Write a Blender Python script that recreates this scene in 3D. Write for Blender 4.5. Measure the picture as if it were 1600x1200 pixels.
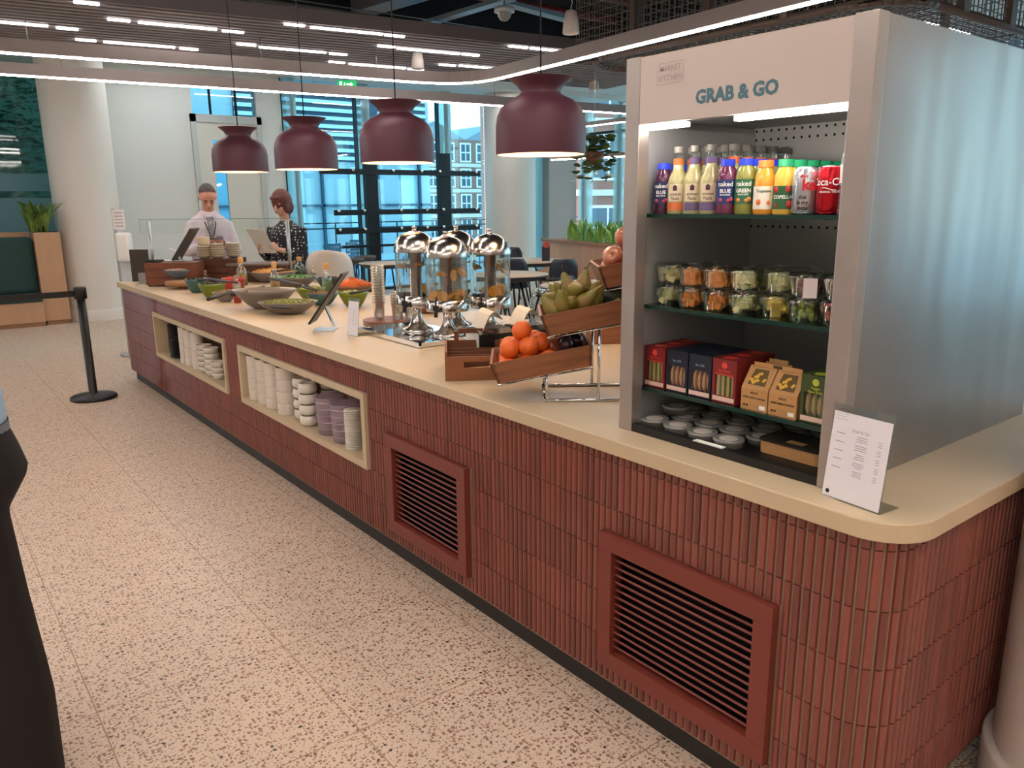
import bpy, bmesh, math, random
from mathutils import Vector, Matrix
random.seed(7)
PI = math.pi
for o in list(bpy.data.objects): bpy.data.objects.remove(o)
SC = bpy.context.scene
COL = SC.collection

# ------------------------------------------------------------------ camera, light, exposure
F = 1222.0; CX, CY = 800.0, 600.0; EYE = 1.62
CAM_M = Matrix(((0.78839334, 0.14620004, -0.59754622), (-0.61509967, 0.17250492, -0.76934677), (-0.00939886, 0.97409835, 0.22592933)))
cd = bpy.data.cameras.new('camera'); cam = bpy.data.objects.new('camera', cd); COL.objects.link(cam)
cam.matrix_world = Matrix.Translation((0, 0, EYE)) @ CAM_M.to_4x4()
cd.sensor_width = 36; cd.lens = F / 1600 * 36; cd.clip_start = .05; cd.clip_end = 300
SC.camera = cam
SC.view_settings.view_transform = 'Standard'; SC.view_settings.look = 'None'
SC.view_settings.gamma = 1; SC.view_settings.use_curve_mapping = False
SC.view_settings.exposure = 0.63
w = bpy.data.worlds.new('sky'); SC.world = w; w.use_nodes = True
nt = w.node_tree; nt.nodes.clear()
out = nt.nodes.new('ShaderNodeOutputWorld'); bg = nt.nodes.new('ShaderNodeBackground')
tc = nt.nodes.new('ShaderNodeTexCoord'); sep = nt.nodes.new('ShaderNodeSeparateXYZ'); rmp = nt.nodes.new('ShaderNodeValToRGB')
nt.links.new(tc.outputs['Generated'], sep.inputs[0]); nt.links.new(sep.outputs['Z'], rmp.inputs[0])
rmp.color_ramp.elements[0].position = 0.0; rmp.color_ramp.elements[0].color = (.78, .88, .95, 1)
rmp.color_ramp.elements[1].position = .6; rmp.color_ramp.elements[1].color = (.62, .80, 1.0, 1)
nt.links.new(rmp.outputs[0], bg.inputs[0]); bg.inputs[1].default_value = 3.6
nt.links.new(bg.outputs[0], out.inputs[0])
sd = bpy.data.lights.new('sun', 'SUN'); sd.energy = 1.2; sd.angle = math.radians(3); sd.color = (1, .95, .88)
so = bpy.data.objects.new('sun', sd); COL.objects.link(so); so.rotation_euler = (math.radians(52), 0, math.radians(-160))

def ray(px, py): return CAM_M @ Vector((px - CX, CY - py, -F))
def at(px, py, z):
    d = ray(px, py); t = (z - EYE) / d.z; return Vector((d.x * t, d.y * t, z))
def atX(px, py, x):
    d = ray(px, py); t = x / d.x; return Vector((x, d.y * t, EYE + d.z * t))
def atY(px, py, y):
    d = ray(px, py); t = y / d.y; return Vector((d.x * t, y, EYE + d.z * t))
CAMT = CAM_M.transposed()
def depth(p): return -(CAMT @ (Vector(p) - Vector((0, 0, EYE)))).z
def row(p):
    q = CAMT @ (Vector(p) - Vector((0, 0, EYE))); return CY - F * q.y / -q.z
def zat(x, y, py):
    a, b = 0.0, 4.5
    for _ in range(40):
        m = (a + b) / 2
        if row((x, y, m)) > py: a = m
        else: b = m
    return m

# ------------------------------------------------------------------ materials
MATS = {}
def lin(h):
    h = h.lstrip('#'); v = [int(h[i:i + 2], 16) / 255 for i in (0, 2, 4)]
    return tuple((c / 12.92 if c <= .04045 else ((c + .055) / 1.055) ** 2.4) for c in v) + (1,)
def mat(name, col, rough=.5, metal=0, emit=None, es=0, spec=.5, coat=0, noise=0, nscale=20, bump=0, bscale=60, sub=0, stretch=None, col2=None):
    if name in MATS: return MATS[name]
    m = bpy.data.materials.new(name); m.use_nodes = True; nt = m.node_tree; b = nt.nodes['Principled BSDF']
    c = lin(col); b.inputs['Base Color'].default_value = c; b.inputs['Roughness'].default_value = rough
    b.inputs['Metallic'].default_value = metal; b.inputs['Specular IOR Level'].default_value = spec
    b.inputs['Coat Weight'].default_value = coat
    if emit: b.inputs['Emission Color'].default_value = lin(emit); b.inputs['Emission Strength'].default_value = es
    if noise or bump or col2:
        t = nt.nodes.new('ShaderNodeTexCoord'); mp = nt.nodes.new('ShaderNodeMapping'); nt.links.new(t.outputs['Object'], mp.inputs[0])
        if stretch: mp.inputs['Scale'].default_value = stretch
        n = nt.nodes.new('ShaderNodeTexNoise'); n.inputs['Scale'].default_value = nscale; n.inputs['Detail'].default_value = 4
        nt.links.new(mp.outputs[0], n.inputs[0])
        if noise or col2:
            r = nt.nodes.new('ShaderNodeValToRGB'); r.color_ramp.elements[0].position = .3; r.color_ramp.elements[1].position = .7
            r.color_ramp.elements[0].color = lin(col2) if col2 else tuple(x * (1 - noise) for x in c[:3]) + (1,)
            r.color_ramp.elements[1].color = c if col2 else tuple(min(1, x * (1 + noise)) for x in c[:3]) + (1,)
            nt.links.new(n.outputs[0], r.inputs[0]); nt.links.new(r.outputs[0], b.inputs['Base Color'])
        if bump:
            n2 = nt.nodes.new('ShaderNodeTexNoise'); n2.inputs['Scale'].default_value = bscale; nt.links.new(mp.outputs[0], n2.inputs[0])
            bp = nt.nodes.new('ShaderNodeBump'); bp.inputs['Strength'].default_value = bump; bp.inputs['Distance'].default_value = .01
            nt.links.new(n2.outputs[0], bp.inputs['Height']); nt.links.new(bp.outputs[0], b.inputs['Normal'])
    MATS[name] = m; return m
def glass(name, tint, refl=.12, rough=.03, frost=0):
    if name in MATS: return MATS[name]
    m = bpy.data.materials.new(name); m.use_nodes = True; nt = m.node_tree; nt.nodes.clear()
    o = nt.nodes.new('ShaderNodeOutputMaterial'); tr = nt.nodes.new('ShaderNodeBsdfTransparent'); gl = nt.nodes.new('ShaderNodeBsdfGlossy')
    tr.inputs[0].default_value = lin(tint); gl.inputs[1].default_value = rough; gl.inputs[0].default_value = (1, 1, 1, 1)
    fr = nt.nodes.new('ShaderNodeLayerWeight'); fr.inputs[0].default_value = .25
    mt = nt.nodes.new('ShaderNodeMath'); mt.operation = 'MULTIPLY_ADD'; mt.inputs[1].default_value = .6; mt.inputs[2].default_value = refl; mt.use_clamp = True
    nt.links.new(fr.outputs['Fresnel'], mt.inputs[0])
    mx = nt.nodes.new('ShaderNodeMixShader'); nt.links.new(mt.outputs[0], mx.inputs[0]); nt.links.new(tr.outputs[0], mx.inputs[1]); nt.links.new(gl.outputs[0], mx.inputs[2])
    last = mx
    if frost:
        df = nt.nodes.new('ShaderNodeBsdfDiffuse'); df.inputs[0].default_value = lin(tint)
        tl = nt.nodes.new('ShaderNodeBsdfTranslucent'); tl.inputs[0].default_value = lin(tint)
        ad = nt.nodes.new('ShaderNodeMixShader'); ad.inputs[0].default_value = .5; nt.links.new(df.outputs[0], ad.inputs[1]); nt.links.new(tl.outputs[0], ad.inputs[2])
        m2 = nt.nodes.new('ShaderNodeMixShader'); m2.inputs[0].default_value = frost
        nt.links.new(mx.outputs[0], m2.inputs[1]); nt.links.new(ad.outputs[0], m2.inputs[2]); last = m2
    nt.links.new(last.outputs[0], o.inputs[0])
    MATS[name] = m; return m

# ------------------------------------------------------------------ mesh builder
class MB:
    def __init__(s): s.bm = bmesh.new(); s.cur = 0; s.sm = True
    def _f(s, vs):
        try:
            f = s.bm.faces.new(vs); f.material_index = s.cur; f.smooth = s.sm; return f
        except ValueError: return None
    def box(s, x0, x1, y0, y1, z0, z1, M=None, bev=0):
        s.sm = False
        P = [Vector((x, y, z)) for z in (z0, z1) for x, y in ((x0, y0), (x1, y0), (x1, y1), (x0, y1))]
        if M: P = [M @ p for p in P]
        v = [s.bm.verts.new(p) for p in P]
        fs = [s._f([v[i] for i in q]) for q in ((3, 2, 1, 0), (4, 5, 6, 7), (0, 1, 5, 4), (1, 2, 6, 5), (2, 3, 7, 6), (3, 0, 4, 7))]
        if bev:
            es = list({e for f in fs for e in f.edges}); r = bmesh.ops.bevel(s.bm, geom=es, offset=bev, segments=2, profile=.6, affect='EDGES', clamp_overlap=True)
            for f in r['faces']: f.material_index = s.cur
        s.sm = True; return s
    def lathe(s, prof, seg=24, M=None, a0=0, a1=2 * PI, flip=False):
        full = abs(a1 - a0 - 2 * PI) < 1e-6; n = seg if full else seg + 1; rings = []
        for r, z in prof:
            if r < 1e-6:
                p = Vector((0, 0, z)); p = M @ p if M else p; rings.append([s.bm.verts.new(p)])
            else:
                L = []
                for i in range(n):
                    a = a0 + (a1 - a0) * i / seg; p = Vector((r * math.cos(a), r * math.sin(a), z)); L.append(s.bm.verts.new(M @ p if M else p))
                rings.append(L)
        for A, B in zip(rings, rings[1:]):
            for i in range(seg):
                j = (i + 1) % n if full else i + 1
                if len(A) == 1 and len(B) == 1: continue
                if len(A) == 1: s._f([A[0], B[i], B[j]][::-1] if not flip else [A[0], B[i], B[j]])
                elif len(B) == 1: s._f([A[i], A[j], B[0]])
                else: s._f([A[i], A[j], B[j], B[i]])
        return s
    def cyl(s, c, r, h, seg=20, r2=None, M=None):
        T = Matrix.Translation(c); T = M @ T if M else T
        r2 = r if r2 is None else r2
        return s.lathe([(0, 0), (r, 0), (r, 0), (r2, h), (r2, h), (0, h)], seg, T)
    def tube(s, pts, r, seg=8, cap=True):
        pts = [Vector(p) for p in pts]; rs = r if isinstance(r, (list, tuple)) else [r] * len(pts); rings = []; up = None
        for i, p in enumerate(pts):
            d = (pts[min(i + 1, len(pts) - 1)] - pts[max(i - 1, 0)]).normalized()
            if up is None: up = Vector((0, 0, 1)) if abs(d.z) < .9 else Vector((1, 0, 0))
            a = d.cross(up)
            if a.length < 1e-4: a = d.cross(Vector((0, 1, 0)))
            a.normalize(); b = a.cross(d).normalized(); up = b
            rings.append([s.bm.verts.new(p + (a * math.cos(t) + b * math.sin(t)) * rs[i]) for t in [2 * PI * k / seg for k in range(seg)]])
        for A, B in zip(rings, rings[1:]):
            for i in range(seg): j = (i + 1) % seg; s._f([A[i], B[i], B[j], A[j]])
        if cap: s._f(rings[0]); s._f(rings[-1][::-1])
        return s
    def prism(s, poly, z0, z1, M=None, smooth=False):
        s.sm = smooth
        f = lambda p: (M @ Vector(p)) if M else Vector(p)
        A = [s.bm.verts.new(f((x, y, z0))) for x, y in poly]; B = [s.bm.verts.new(f((x, y, z1))) for x, y in poly]
        n = len(poly)
        for i in range(n): j = (i + 1) % n; s._f([A[i], A[j], B[j], B[i]])
        s.sm = False; s._f(A[::-1]); s._f(B); s.sm = True; return s
    def quad(s, pts, smooth=False):
        s.sm = smooth; s._f([s.bm.verts.new(Vector(p)) for p in pts]); s.sm = True; return s
    def sphere(s, c, r, seg=14, ring=9, sc=(1, 1, 1), M=None):
        T = Matrix.Translation(c) @ Matrix.Diagonal((*sc, 1)); T = M @ T if M else T
        return s.lathe([(r * math.sin(PI * k / ring), -r * math.cos(PI * k / ring)) for k in range(ring + 1)], seg, T)
    def loft(s, rings, seg=20, cap=True):
        # rings: (center, rx, ry[, yaw]) ellipses in horizontal planes, or (center, rx, ry, yaw, tiltmatrix)
        R = []
        for g in rings:
            c, rx, ry = Vector(g[0]), g[1], g[2]; yaw = g[3] if len(g) > 3 else 0; T = g[4] if len(g) > 4 else Matrix.Identity(3)
            Rz = Matrix.Rotation(yaw, 3, 'Z')
            R.append([s.bm.verts.new(c + T @ (Rz @ Vector((rx * math.cos(2 * PI * k / seg), ry * math.sin(2 * PI * k / seg), 0)))) for k in range(seg)])
        for A, B in zip(R, R[1:]):
            for i in range(seg): j = (i + 1) % seg; s._f([A[i], A[j], B[j], B[i]])
        if cap: s._f(R[0][::-1]); s._f(R[-1])
        return s
    def mesh(s, name, mats):
        me = bpy.data.meshes.new(name); bmesh.ops.recalc_face_normals(s.bm, faces=s.bm.faces) if not getattr(s, 'norecalc', False) else None
        s.bm.to_mesh(me); s.bm.free()
        for m in (mats if isinstance(mats, (list, tuple)) else [mats]): me.materials.append(m)
        return me
    def build(s, name, mats, parent=None, M=None):
        o = bpy.data.objects.new(name, s.mesh(name, mats)); COL.objects.link(o)
        if parent: o.parent = parent; CHILD.setdefault(parent.name, []).append(o)
        if M: o.matrix_local = M
        return o
def tag(o, label=None, cat=None, group=None, kind=None):
    if label: o['label'] = label
    if cat: o['category'] = cat
    if group: o['group'] = group
    if kind: o['kind'] = kind
    return o
def empty(name, loc, label, cat, group=None, rz=0):
    o = bpy.data.objects.new(name, None); COL.objects.link(o); o.location = loc; o.rotation_euler = (0, 0, rz); o.empty_display_size = .05
    return tag(o, label, cat, group)
CHILD = {}
def kids(o): return CHILD.get(o.name, [])
def dup(o, loc=None, rz=None, label=None, group=None, parent=None, scale=None):
    r = o.copy(); COL.objects.link(r)
    if parent is not None: r.parent = parent
    if loc is not None: r.location = loc
    if rz is not None: r.rotation_euler = (0, 0, rz)
    if scale is not None: r.scale = (scale,) * 3 if isinstance(scale, (int, float)) else scale
    if label: r['label'] = label
    if group: r['group'] = group
    if parent is not None: CHILD.setdefault(parent.name, []).append(r)
    for ch in kids(o):
        c = ch.copy(); COL.objects.link(c); c.parent = r; CHILD.setdefault(r.name, []).append(c)
        for g in kids(ch): d = g.copy(); COL.objects.link(d); d.parent = c; CHILD.setdefault(c.name, []).append(d)
    return r
def struct(o): o['kind'] = 'structure'; return o
ORD = ['lowest', 'second', 'third', 'fourth', 'fifth', 'sixth', 'seventh', 'eighth', 'ninth', 'tenth', 'eleventh', 'twelfth', 'thirteenth', 'fourteenth', 'fifteenth', 'sixteenth', 'seventeenth', 'eighteenth', 'nineteenth', 'twentieth', 'twenty-first', 'twenty-second', 'twenty-third', 'twenty-fourth']
def up(k, n): return 'the lowest one' if k == 0 else 'the topmost one' if k == n - 1 else ORD[k] + ' from the bottom'
def T(x, y, z): return Matrix.Translation((x, y, z))
def RZ(a): return Matrix.Rotation(a, 4, 'Z')
def RX(a): return Matrix.Rotation(a, 4, 'X')
def RY(a): return Matrix.Rotation(a, 4, 'Y')
def text_bm(mb, s, size, M, bold=0.0, align='CENTER', cyl=None, sx=1.0):
    c = bpy.data.curves.new('t', 'FONT'); c.body = s; c.size = size; c.align_x = align; c.align_y = 'CENTER'; c.offset = bold; c.resolution_u = 2
    o = bpy.data.objects.new('t', c); COL.objects.link(o); dg = bpy.context.evaluated_depsgraph_get(); me = o.evaluated_get(dg).to_mesh()
    vs = []
    for v in me.vertices:
        x, y = v.co.x * sx, v.co.y
        p = Vector((x, y, 0)) if cyl is None else Vector((cyl * math.sin(x / cyl), y, cyl * (math.cos(x / cyl) - 1)))
        vs.append(mb.bm.verts.new(M @ p))
    for p in me.polygons:
        mb.sm = False; mb._f([vs[i] for i in p.vertices]); mb.sm = True
    o.evaluated_get(dg).to_mesh_clear(); bpy.data.objects.remove(o); bpy.data.curves.remove(c)
    return mb
def remeshed(mb, name, mats, parent, voxel, smooth=4, M=None):
    o = mb.build(name, mats, parent, M)
    m = o.modifiers.new('r', 'REMESH'); m.mode = 'VOXEL'; m.voxel_size = voxel; m.use_smooth_shade = True
    k = o.modifiers.new('s', 'SMOOTH'); k.factor = .5; k.iterations = smooth
    dg = bpy.context.evaluated_depsgraph_get(); me = bpy.data.meshes.new_from_object(o.evaluated_get(dg)); o.modifiers.clear(); o.data = me
    return o
# frame pointing its +Z along -X (towards the aisle), text reading left to right for a viewer in the aisle
def faceX(x, y, z): return Matrix(((0, 0, -1, x), (-1, 0, 0, y), (0, 1, 0, z), (0, 0, 0, 1)))

STEEL = mat('brushed_steel', '#b9bbbd', .32, 1, noise=.06, nscale=3, stretch=(1, 1, 40))
CHROME = mat('chrome', '#e6e6e6', .08, 1)
BLACK = mat('black_plastic', '#141414', .45); BLACKM = mat('black_metal', '#10161c', .4, .3)
WHITE = mat('white_ceramic', '#ddd6ca', .35); WOODD = mat('dark_wood', '#7a4630', .45, noise=.25, nscale=6, stretch=(1, 1, 9))
CLEAR = glass('clear_plastic', '#f4f8f8', .06, .02)
SHINYCLEAR = glass('clear_glass', '#eef6f4', .14, .01)
# ------------------------------------------------------------------ floor
def terrazzo():
    m = bpy.data.materials.new('terrazzo'); m.use_nodes = True; nt = m.node_tree; N = nt.nodes; L = nt.links; b = N['Principled BSDF']
    g = N.new('ShaderNodeNewGeometry')
    def math_(op, a, b_=None, c=None):
        n = N.new('ShaderNodeMath'); n.operation = op
        for i, v in enumerate((a, b_, c)):
            if v is None: continue
            if isinstance(v, (int, float)): n.inputs[i].default_value = v
            else: L.new(v, n.inputs[i])
        return n.outputs[0]
    def chips(scale, lo, hi, off):
        mp = N.new('ShaderNodeMapping'); mp.inputs['Location'].default_value = (off, off * 1.7, 0); L.new(g.outputs['Position'], mp.inputs[0])
        wn = N.new('ShaderNodeTexNoise'); wn.inputs['Scale'].default_value = scale * .9; L.new(mp.outputs[0], wn.inputs[0])
        ad = N.new('ShaderNodeVectorMath'); ad.operation = 'MULTIPLY_ADD'; ad.inputs[1].default_value = (.011,) * 3; L.new(wn.outputs['Color'], ad.inputs[0]); L.new(mp.outputs[0], ad.inputs[2])
        v = N.new('ShaderNodeTexVoronoi'); v.voronoi_dimensions = '2D'; v.inputs['Scale'].default_value = scale; L.new(ad.outputs[0], v.inputs['Vector'])
        sp = N.new('ShaderNodeSeparateColor'); L.new(v.outputs['Color'], sp.inputs[0])
        th = math_('MULTIPLY_ADD', sp.outputs[0], hi - lo, lo)
        return math_('LESS_THAN', v.outputs['Distance'], th), sp.outputs[1]
    m1, c1 = chips(84, .04, .42, 0); m2, c2 = chips(58, -.22, .40, 3.3)
    def cr(fac, cols):
        r = N.new('ShaderNodeValToRGB'); r.color_ramp.interpolation = 'CONSTANT'
        while len(r.color_ramp.elements) < len(cols): r.color_ramp.elements.new(.5)
        for i, (p, c) in enumerate(cols): r.color_ramp.elements[i].position = p; r.color_ramp.elements[i].color = lin(c)
        L.new(fac, r.inputs[0]); return r.outputs[0]
    k1 = cr(c1, [(0, '#a58573'), (.35, '#b39a88'), (.6, '#94705f'), (.85, '#75635a')]); k2 = cr(c2, [(0, '#8f6c5b'), (.4, '#7b6154'), (.7, '#a67d69'), (.92, '#453c39')])
    base = N.new('ShaderNodeRGB'); base.outputs[0].default_value = lin('#cfbba6')
    def mix(f, a, b_):
        x = N.new('ShaderNodeMix'); x.data_type = 'RGBA'
        L.new(f, x.inputs['Factor']); L.new(a, x.inputs[6]); L.new(b_, x.inputs[7]); return x.outputs[2]
    c = mix(m1, base.outputs[0], k1); c = mix(m2, c, k2)
    sp = N.new('ShaderNodeSeparateXYZ'); L.new(g.outputs['Position'], sp.inputs[0])
    def joint(o, off, pitch):
        a = math_('SUBTRACT', o, off - 1000 * pitch); a = math_('MODULO', a, pitch); a = math_('SUBTRACT', a, pitch / 2); a = math_('ABSOLUTE', a); return math_('GREATER_THAN', a, pitch / 2 - .0019)
    j = math_('MAXIMUM', joint(sp.outputs[0], .303, .635), joint(sp.outputs[1], 2.63, .622))
    jc = N.new('ShaderNodeRGB'); jc.outputs[0].default_value = lin('#94785e'); c = mix(j, c, jc.outputs[0])
    L.new(c, b.inputs['Base Color']); b.inputs['Roughness'].default_value = .38; b.inputs['Specular IOR Level'].default_value = .4
    return m
floor = struct(MB().box(-6.5, 14, -5, 13.6, -.12, 0).build('floor', terrazzo()))
OUTF = mat('terrace_paving', '#a9c0cc', .35, noise=.05, nscale=2)
tag(MB().box(-8, 60, 13.62, 30, -.16, -.03).build('floor_outside', OUTF), kind='structure')
tag(MB().box(14.02, 60, -12, 13.62, -.16, -.03).build('floor_terrace', OUTF), kind='structure')

# ------------------------------------------------------------------ walls and ceiling
WALL = mat('wall_paint', '#cdcfca', .7); WALLW = mat('white_paint', '#d9d6cf', .7); DARKC = mat('dark_soffit', '#13171c', .8); SOFF = mat('soffit_white', '#d3d1ca', .7)
DFRAME = mat('door_frame', '#b4b8b4', .5)
WX0, WX1 = 2.3, 5.55; DX0, DX1, DZ = 4.07, 5.12, 2.93; WZ1 = 3.60
wb = MB(); wb.box(WX0, DX0, 13.5, 13.7, 0, 4.5); wb.box(DX1, WX1, 13.5, 13.7, 0, 4.5); wb.box(DX0, DX1, 13.5, 13.7, DZ + .12, 3.03); wb.box(DX0, DX1, 13.5, 13.7, WZ1, 4.5)
struct(wb.build('wall_far', WALL))
d = MB(); d.box(DX0 + .03, 4.34, 13.46, 13.5, 0, DZ).box(4.52, DX1 - .03, 13.46, 13.5, 0, DZ).box(4.34, 4.52, 13.46, 13.5, 2.66, DZ).box(4.34, 4.52, 13.46, 13.5, 0, .9)
dr = struct(d.build('door_1', mat('door_paint', '#c9c6bb', .5)))
MB().box(4.34, 4.52, 13.47, 13.485, .9, 2.66).build('door_pane', glass('cyan_glass', '#a5dcec', .1), dr)
MB().box(DX0 - .05, DX0 + .03, 13.44, 13.52, 0, DZ + .12).box(DX1 - .03, DX1 + .05, 13.44, 13.52, 0, DZ + .12).box(DX0 - .05, DX1 + .05, 13.44, 13.52, DZ, DZ + .12).build('door_frame', DFRAME, dr)
MB().tube([(4.98, 13.44, 1.0), (4.98, 13.40, 1.02), (4.98, 13.40, 1.35), (4.98, 13.44, 1.37)], .012).build('door_handle', STEEL, dr)
CY_GLASS = glass('cyan_window', '#bfe2ea', .07, .02)
wn = struct(MB().box(DX0, DX1, 13.56, 13.58, 3.03, WZ1).build('window_1', CY_GLASS))
MB().box(DX0 + .3, DX0 + .32, 13.53, 13.6, 3.03, WZ1).box(DX0 + .72, DX0 + .74, 13.53, 13.6, 3.03, WZ1).build('window_frame', BLACKM, wn)

# glazing of the far wall, right of the door: panes with pale deep fins
FIN = glass('fin_glass', '#e0f3f1', .05, .1, .35); FR = mat('dark_frame', '#1b2c36', .4)
gz = [WX1, 6.95, 8.72, 9.85]
for i, (a, b) in enumerate(zip(gz, gz[1:])):
    g = struct(MB().box(a, b, 13.56, 13.58, .02, 3.75).build('window_%d' % (i + 2), CY_GLASS))
    f = MB().box(a, a + .025, 13.5, 13.62, 0, 3.75).box(a, b, 13.5, 13.62, 0, .05).box(a, b, 13.53, 13.6, .52, .56)
    f.build('window_frame', FR, g)
    MB().box(a + .05, a + .22, 13.38, 13.62, 0, 3.75).build('window_fin', FIN, g)
    MB().box(a + .22, a + .24, 13.5, 13.62, 0, 3.75).build('window_frame', FR, g)
# facade beyond the second column, then the long side running back
gx = [10.6, 11.0, 11.4]
for i, (a, b) in enumerate(zip(gx, gx[1:])):
    g = struct(MB().box(a, b, 13.56, 13.58, .02, 3.75).build('window_%d' % (i + 5), CY_GLASS))
    MB().box(a, a + .07, 13.48, 13.62, 0, 3.75).build('window_frame', FR, g)
    MB().box(a + .07, a + .30, 13.4, 13.62, 0, 3.75).build('window_fin', FIN, g)
ys = [13.4, 12.3, 10.9, 9.5, 8.1, 6.7, 5.3, 3.9, 2.5, 1.1, -.3, -1.7, -3.1, -4.5]
for i, (b, a) in enumerate(zip(ys, ys[1:])):
    g = struct(MB().box(12.5, 12.52, a, b, .02, 4.4).build('window_%d' % (i + 7), glass('side_window', '#dceef0', .07, .02)))
    MB().box(12.42, 12.56, b - .05, b, 0, 4.4).box(12.42, 12.56, a, b, 0, .06).box(12.44, 12.56, a, b, 3.05, 3.1).build('window_frame', FR, g)
    MB().box(12.3, 12.56, b - .25, b - .05, 0, 4.4).build('window_fin', FIN, g)
struct(MB().box(11.4, 12.2, 13.3, 13.7, 0, 4.5).build('wall_corner', mat('pinkish_pier', '#b9a79d', .7)))
# left side: dark glazing with frosted bands
for i in range(4):
    x1 = 2.7 - i * 1.7; x0 = x1 - 1.7
    g = struct(MB().box(x0, x1, 14.3, 14.32, 0, 4.0).build('window_%d' % (21 + i), glass('left_glass', '#9dbdb8', .05)))
    MB().box(x0, x1, 14.27, 14.3, 1.86, 2.12).box(x0, x1, 14.27, 14.3, .3, 1.76).build('frosted_band', glass('frost', '#a3cdd4', .05, .2, .85), g)
    MB().box(x1 - .05, x1, 14.22, 14.36, 0, 4).box(x0, x1, 14.24, 14.34, 0, .06).build('window_frame', FR, g)
struct(MB().box(2.7, 2.9, 13.7, 14.5, 0, 4.5).build('wall_return', WALL))
struct(MB().box(-6.3, -6.1, -5, 14.4, 0, 4.5).build('wall_left', WALLW))
struct(MB().box(-6.3, 14, -5.2, -5, 0, 4.5).build('wall_back', WALLW))
struct(MB().box(-6.3, 12.6, -5.2, 14.5, 4.5, 4.7).build('ceiling', DARKC))
struct(MB().box(-6.3, 12.5, 9.75, 14.4, 3.72, 3.9).box(9.6, 12.5, -5, 9.75, 3.72, 3.9).build('ceiling_soffit', SOFF))
struct(MB().box(-6.3, 12.5, 9.75, 9.8, 3.9, 4.5).box(9.6, 9.65, -5, 9.75, 3.9, 4.5).build('trim_2', DARKC))
for i, (x, y) in enumerate(((0.2, 11.6), (3.2, 10.9), (5.6, 10.9), (8.0, 10.9), (3.6, 12.7), (6.4, 12.7), (9.2, 12.3), (10.9, 8.6), (10.9, 5.0))):  # glowing strips added to brighten the far wall and column
    e = empty('recessed_light', (x, y, 3.715), 'slim white light in the pale soffit, ' + ('above the planter bench', 'left of the door', 'right of the door', 'before the office building', 'close to the far wall, over the door', 'close to the far windows', 'close to the second column', 'along the right windows, farther one', 'along the right windows, nearer one')[i], 'light', 'slim lights in the soffit')
    MB().box(-.6, .6, -.06, .06, -.004, .004).build('diffuser', mat('slim_glow', '#ffffff', .5, emit='#f4fbff', es=22), e); MB().box(-.62, .62, -.08, -.06, -.008, .004).box(-.62, .62, .06, .08, -.008, .004).build('trim', SOFF, e)
struct(MB().box(2.75, 12.5, 11.9, 11.98, 3.62, 3.72).build('trim_1', SOFF))

# ------------------------------------------------------------------ columns
def column(x, y, r, h, label):
    c = MB().lathe([(r, 0), (r, h)], 64, T(x, y, 0)).build('column', mat('column_white', '#d8d0c6', .55))
    tag(c, label, 'column'); k = MB().lathe([(r + .025, 0), (r + .025, .15), (r + .02, .16), (r, .16)], 64, T(x, y, 0)).build('skirting', mat('column_white', ''), c); return c
column(2.30, 13.02, .43, 4.5, 'round white column standing behind the planter bench on the left')
column(10.18, 13.1, .52, 4.5, 'round white column between the tall windows at the far right')
column(2.35, .415, .30, 4.5, 'round white column close to the tiled end of the counter, at the right edge')

# ------------------------------------------------------------------ counter
TZ0, TZ1 = .877, .925; FXc = 1.64; YN, YF, XB = .745, 8.08, 2.95; R0 = .10
NICHES = [(5.20, 6.99, .385, .76), (3.22, 4.93, .385, .76)]; VENTS = [(2.385, 3.015, .157, .617), (1.012, 1.64, .157, .617)]
HOLES = NICHES + VENTS
def path_pt(s):   # s runs from the far end along the front, round the near corner, along the end
    L1 = YF - (YN + R0); LA = R0 * PI / 2
    if s <= L1: return Vector((FXc, YF - s, 0)), Vector((-1, 0, 0))
    if s <= L1 + LA:
        a = (s - L1) / R0; return Vector((FXc + R0 - R0 * math.cos(a), YN + R0 - R0 * math.sin(a), 0)), Vector((-math.cos(a), -math.sin(a), 0))
    return Vector((FXc + R0 + s - L1 - LA, YN, 0)), Vector((0, -1, 0))
SEND = YF - YN - R0 + R0 * PI / 2 + XB - FXc - R0
def minus(z0, z1, holes):
    iv = [(z0, z1)]
    for a, b in holes:
        nv = []
        for p, q in iv:
            if b <= p or a >= q: nv.append((p, q)); continue
            if p < a: nv.append((p, a))
            if b < q: nv.append((b, q))
        iv = nv
    return [(a, b) for a, b in iv if b - a > .006]
ctr = empty('serving_counter', (1.64, 4.4, 0), 'long serving counter clad in narrow terracotta tiles with two cream niches and two vents', 'counter')
ctr.location = (0, 0, 0)
tiles = MB(); tiles.sm = False
pitch = .0262; ZJ = [.087, .095, .245, .395, .545, .695, .846, .876]; gap = .0032
n = int(SEND / pitch)
for i in range(n):
    s0 = i * pitch + gap / 2; s1 = (i + 1) * pitch - gap / 2; sm = (s0 + s1) / 2; pm, nm = path_pt(sm)
    hs = [(h[2] - .004, h[3] + .004) for h in HOLES if abs(pm.x - FXc) < .001 and h[0] - .006 < pm.y < h[1] + .006]
    st = []
    for s, o in ((s0, -.002), (s0 + .0035, .0055), ((s0 + s1) / 2, .0075), (s1 - .0035, .0055), (s1, -.002)):
        p, nn = path_pt(s); st.append(p + nn * o)
    for a, b in zip(ZJ[1:], ZJ[2:]):
        for z0, z1 in minus(a + gap / 2, b - gap / 2, hs):
            A = [tiles.bm.verts.new((p.x, p.y, z0)) for p in st]; B = [tiles.bm.verts.new((p.x, p.y, z1)) for p in st]
            for k in range(4): tiles._f([A[k], A[k + 1], B[k + 1], B[k]])
            tiles._f(A[::-1]); tiles._f(B)
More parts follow.
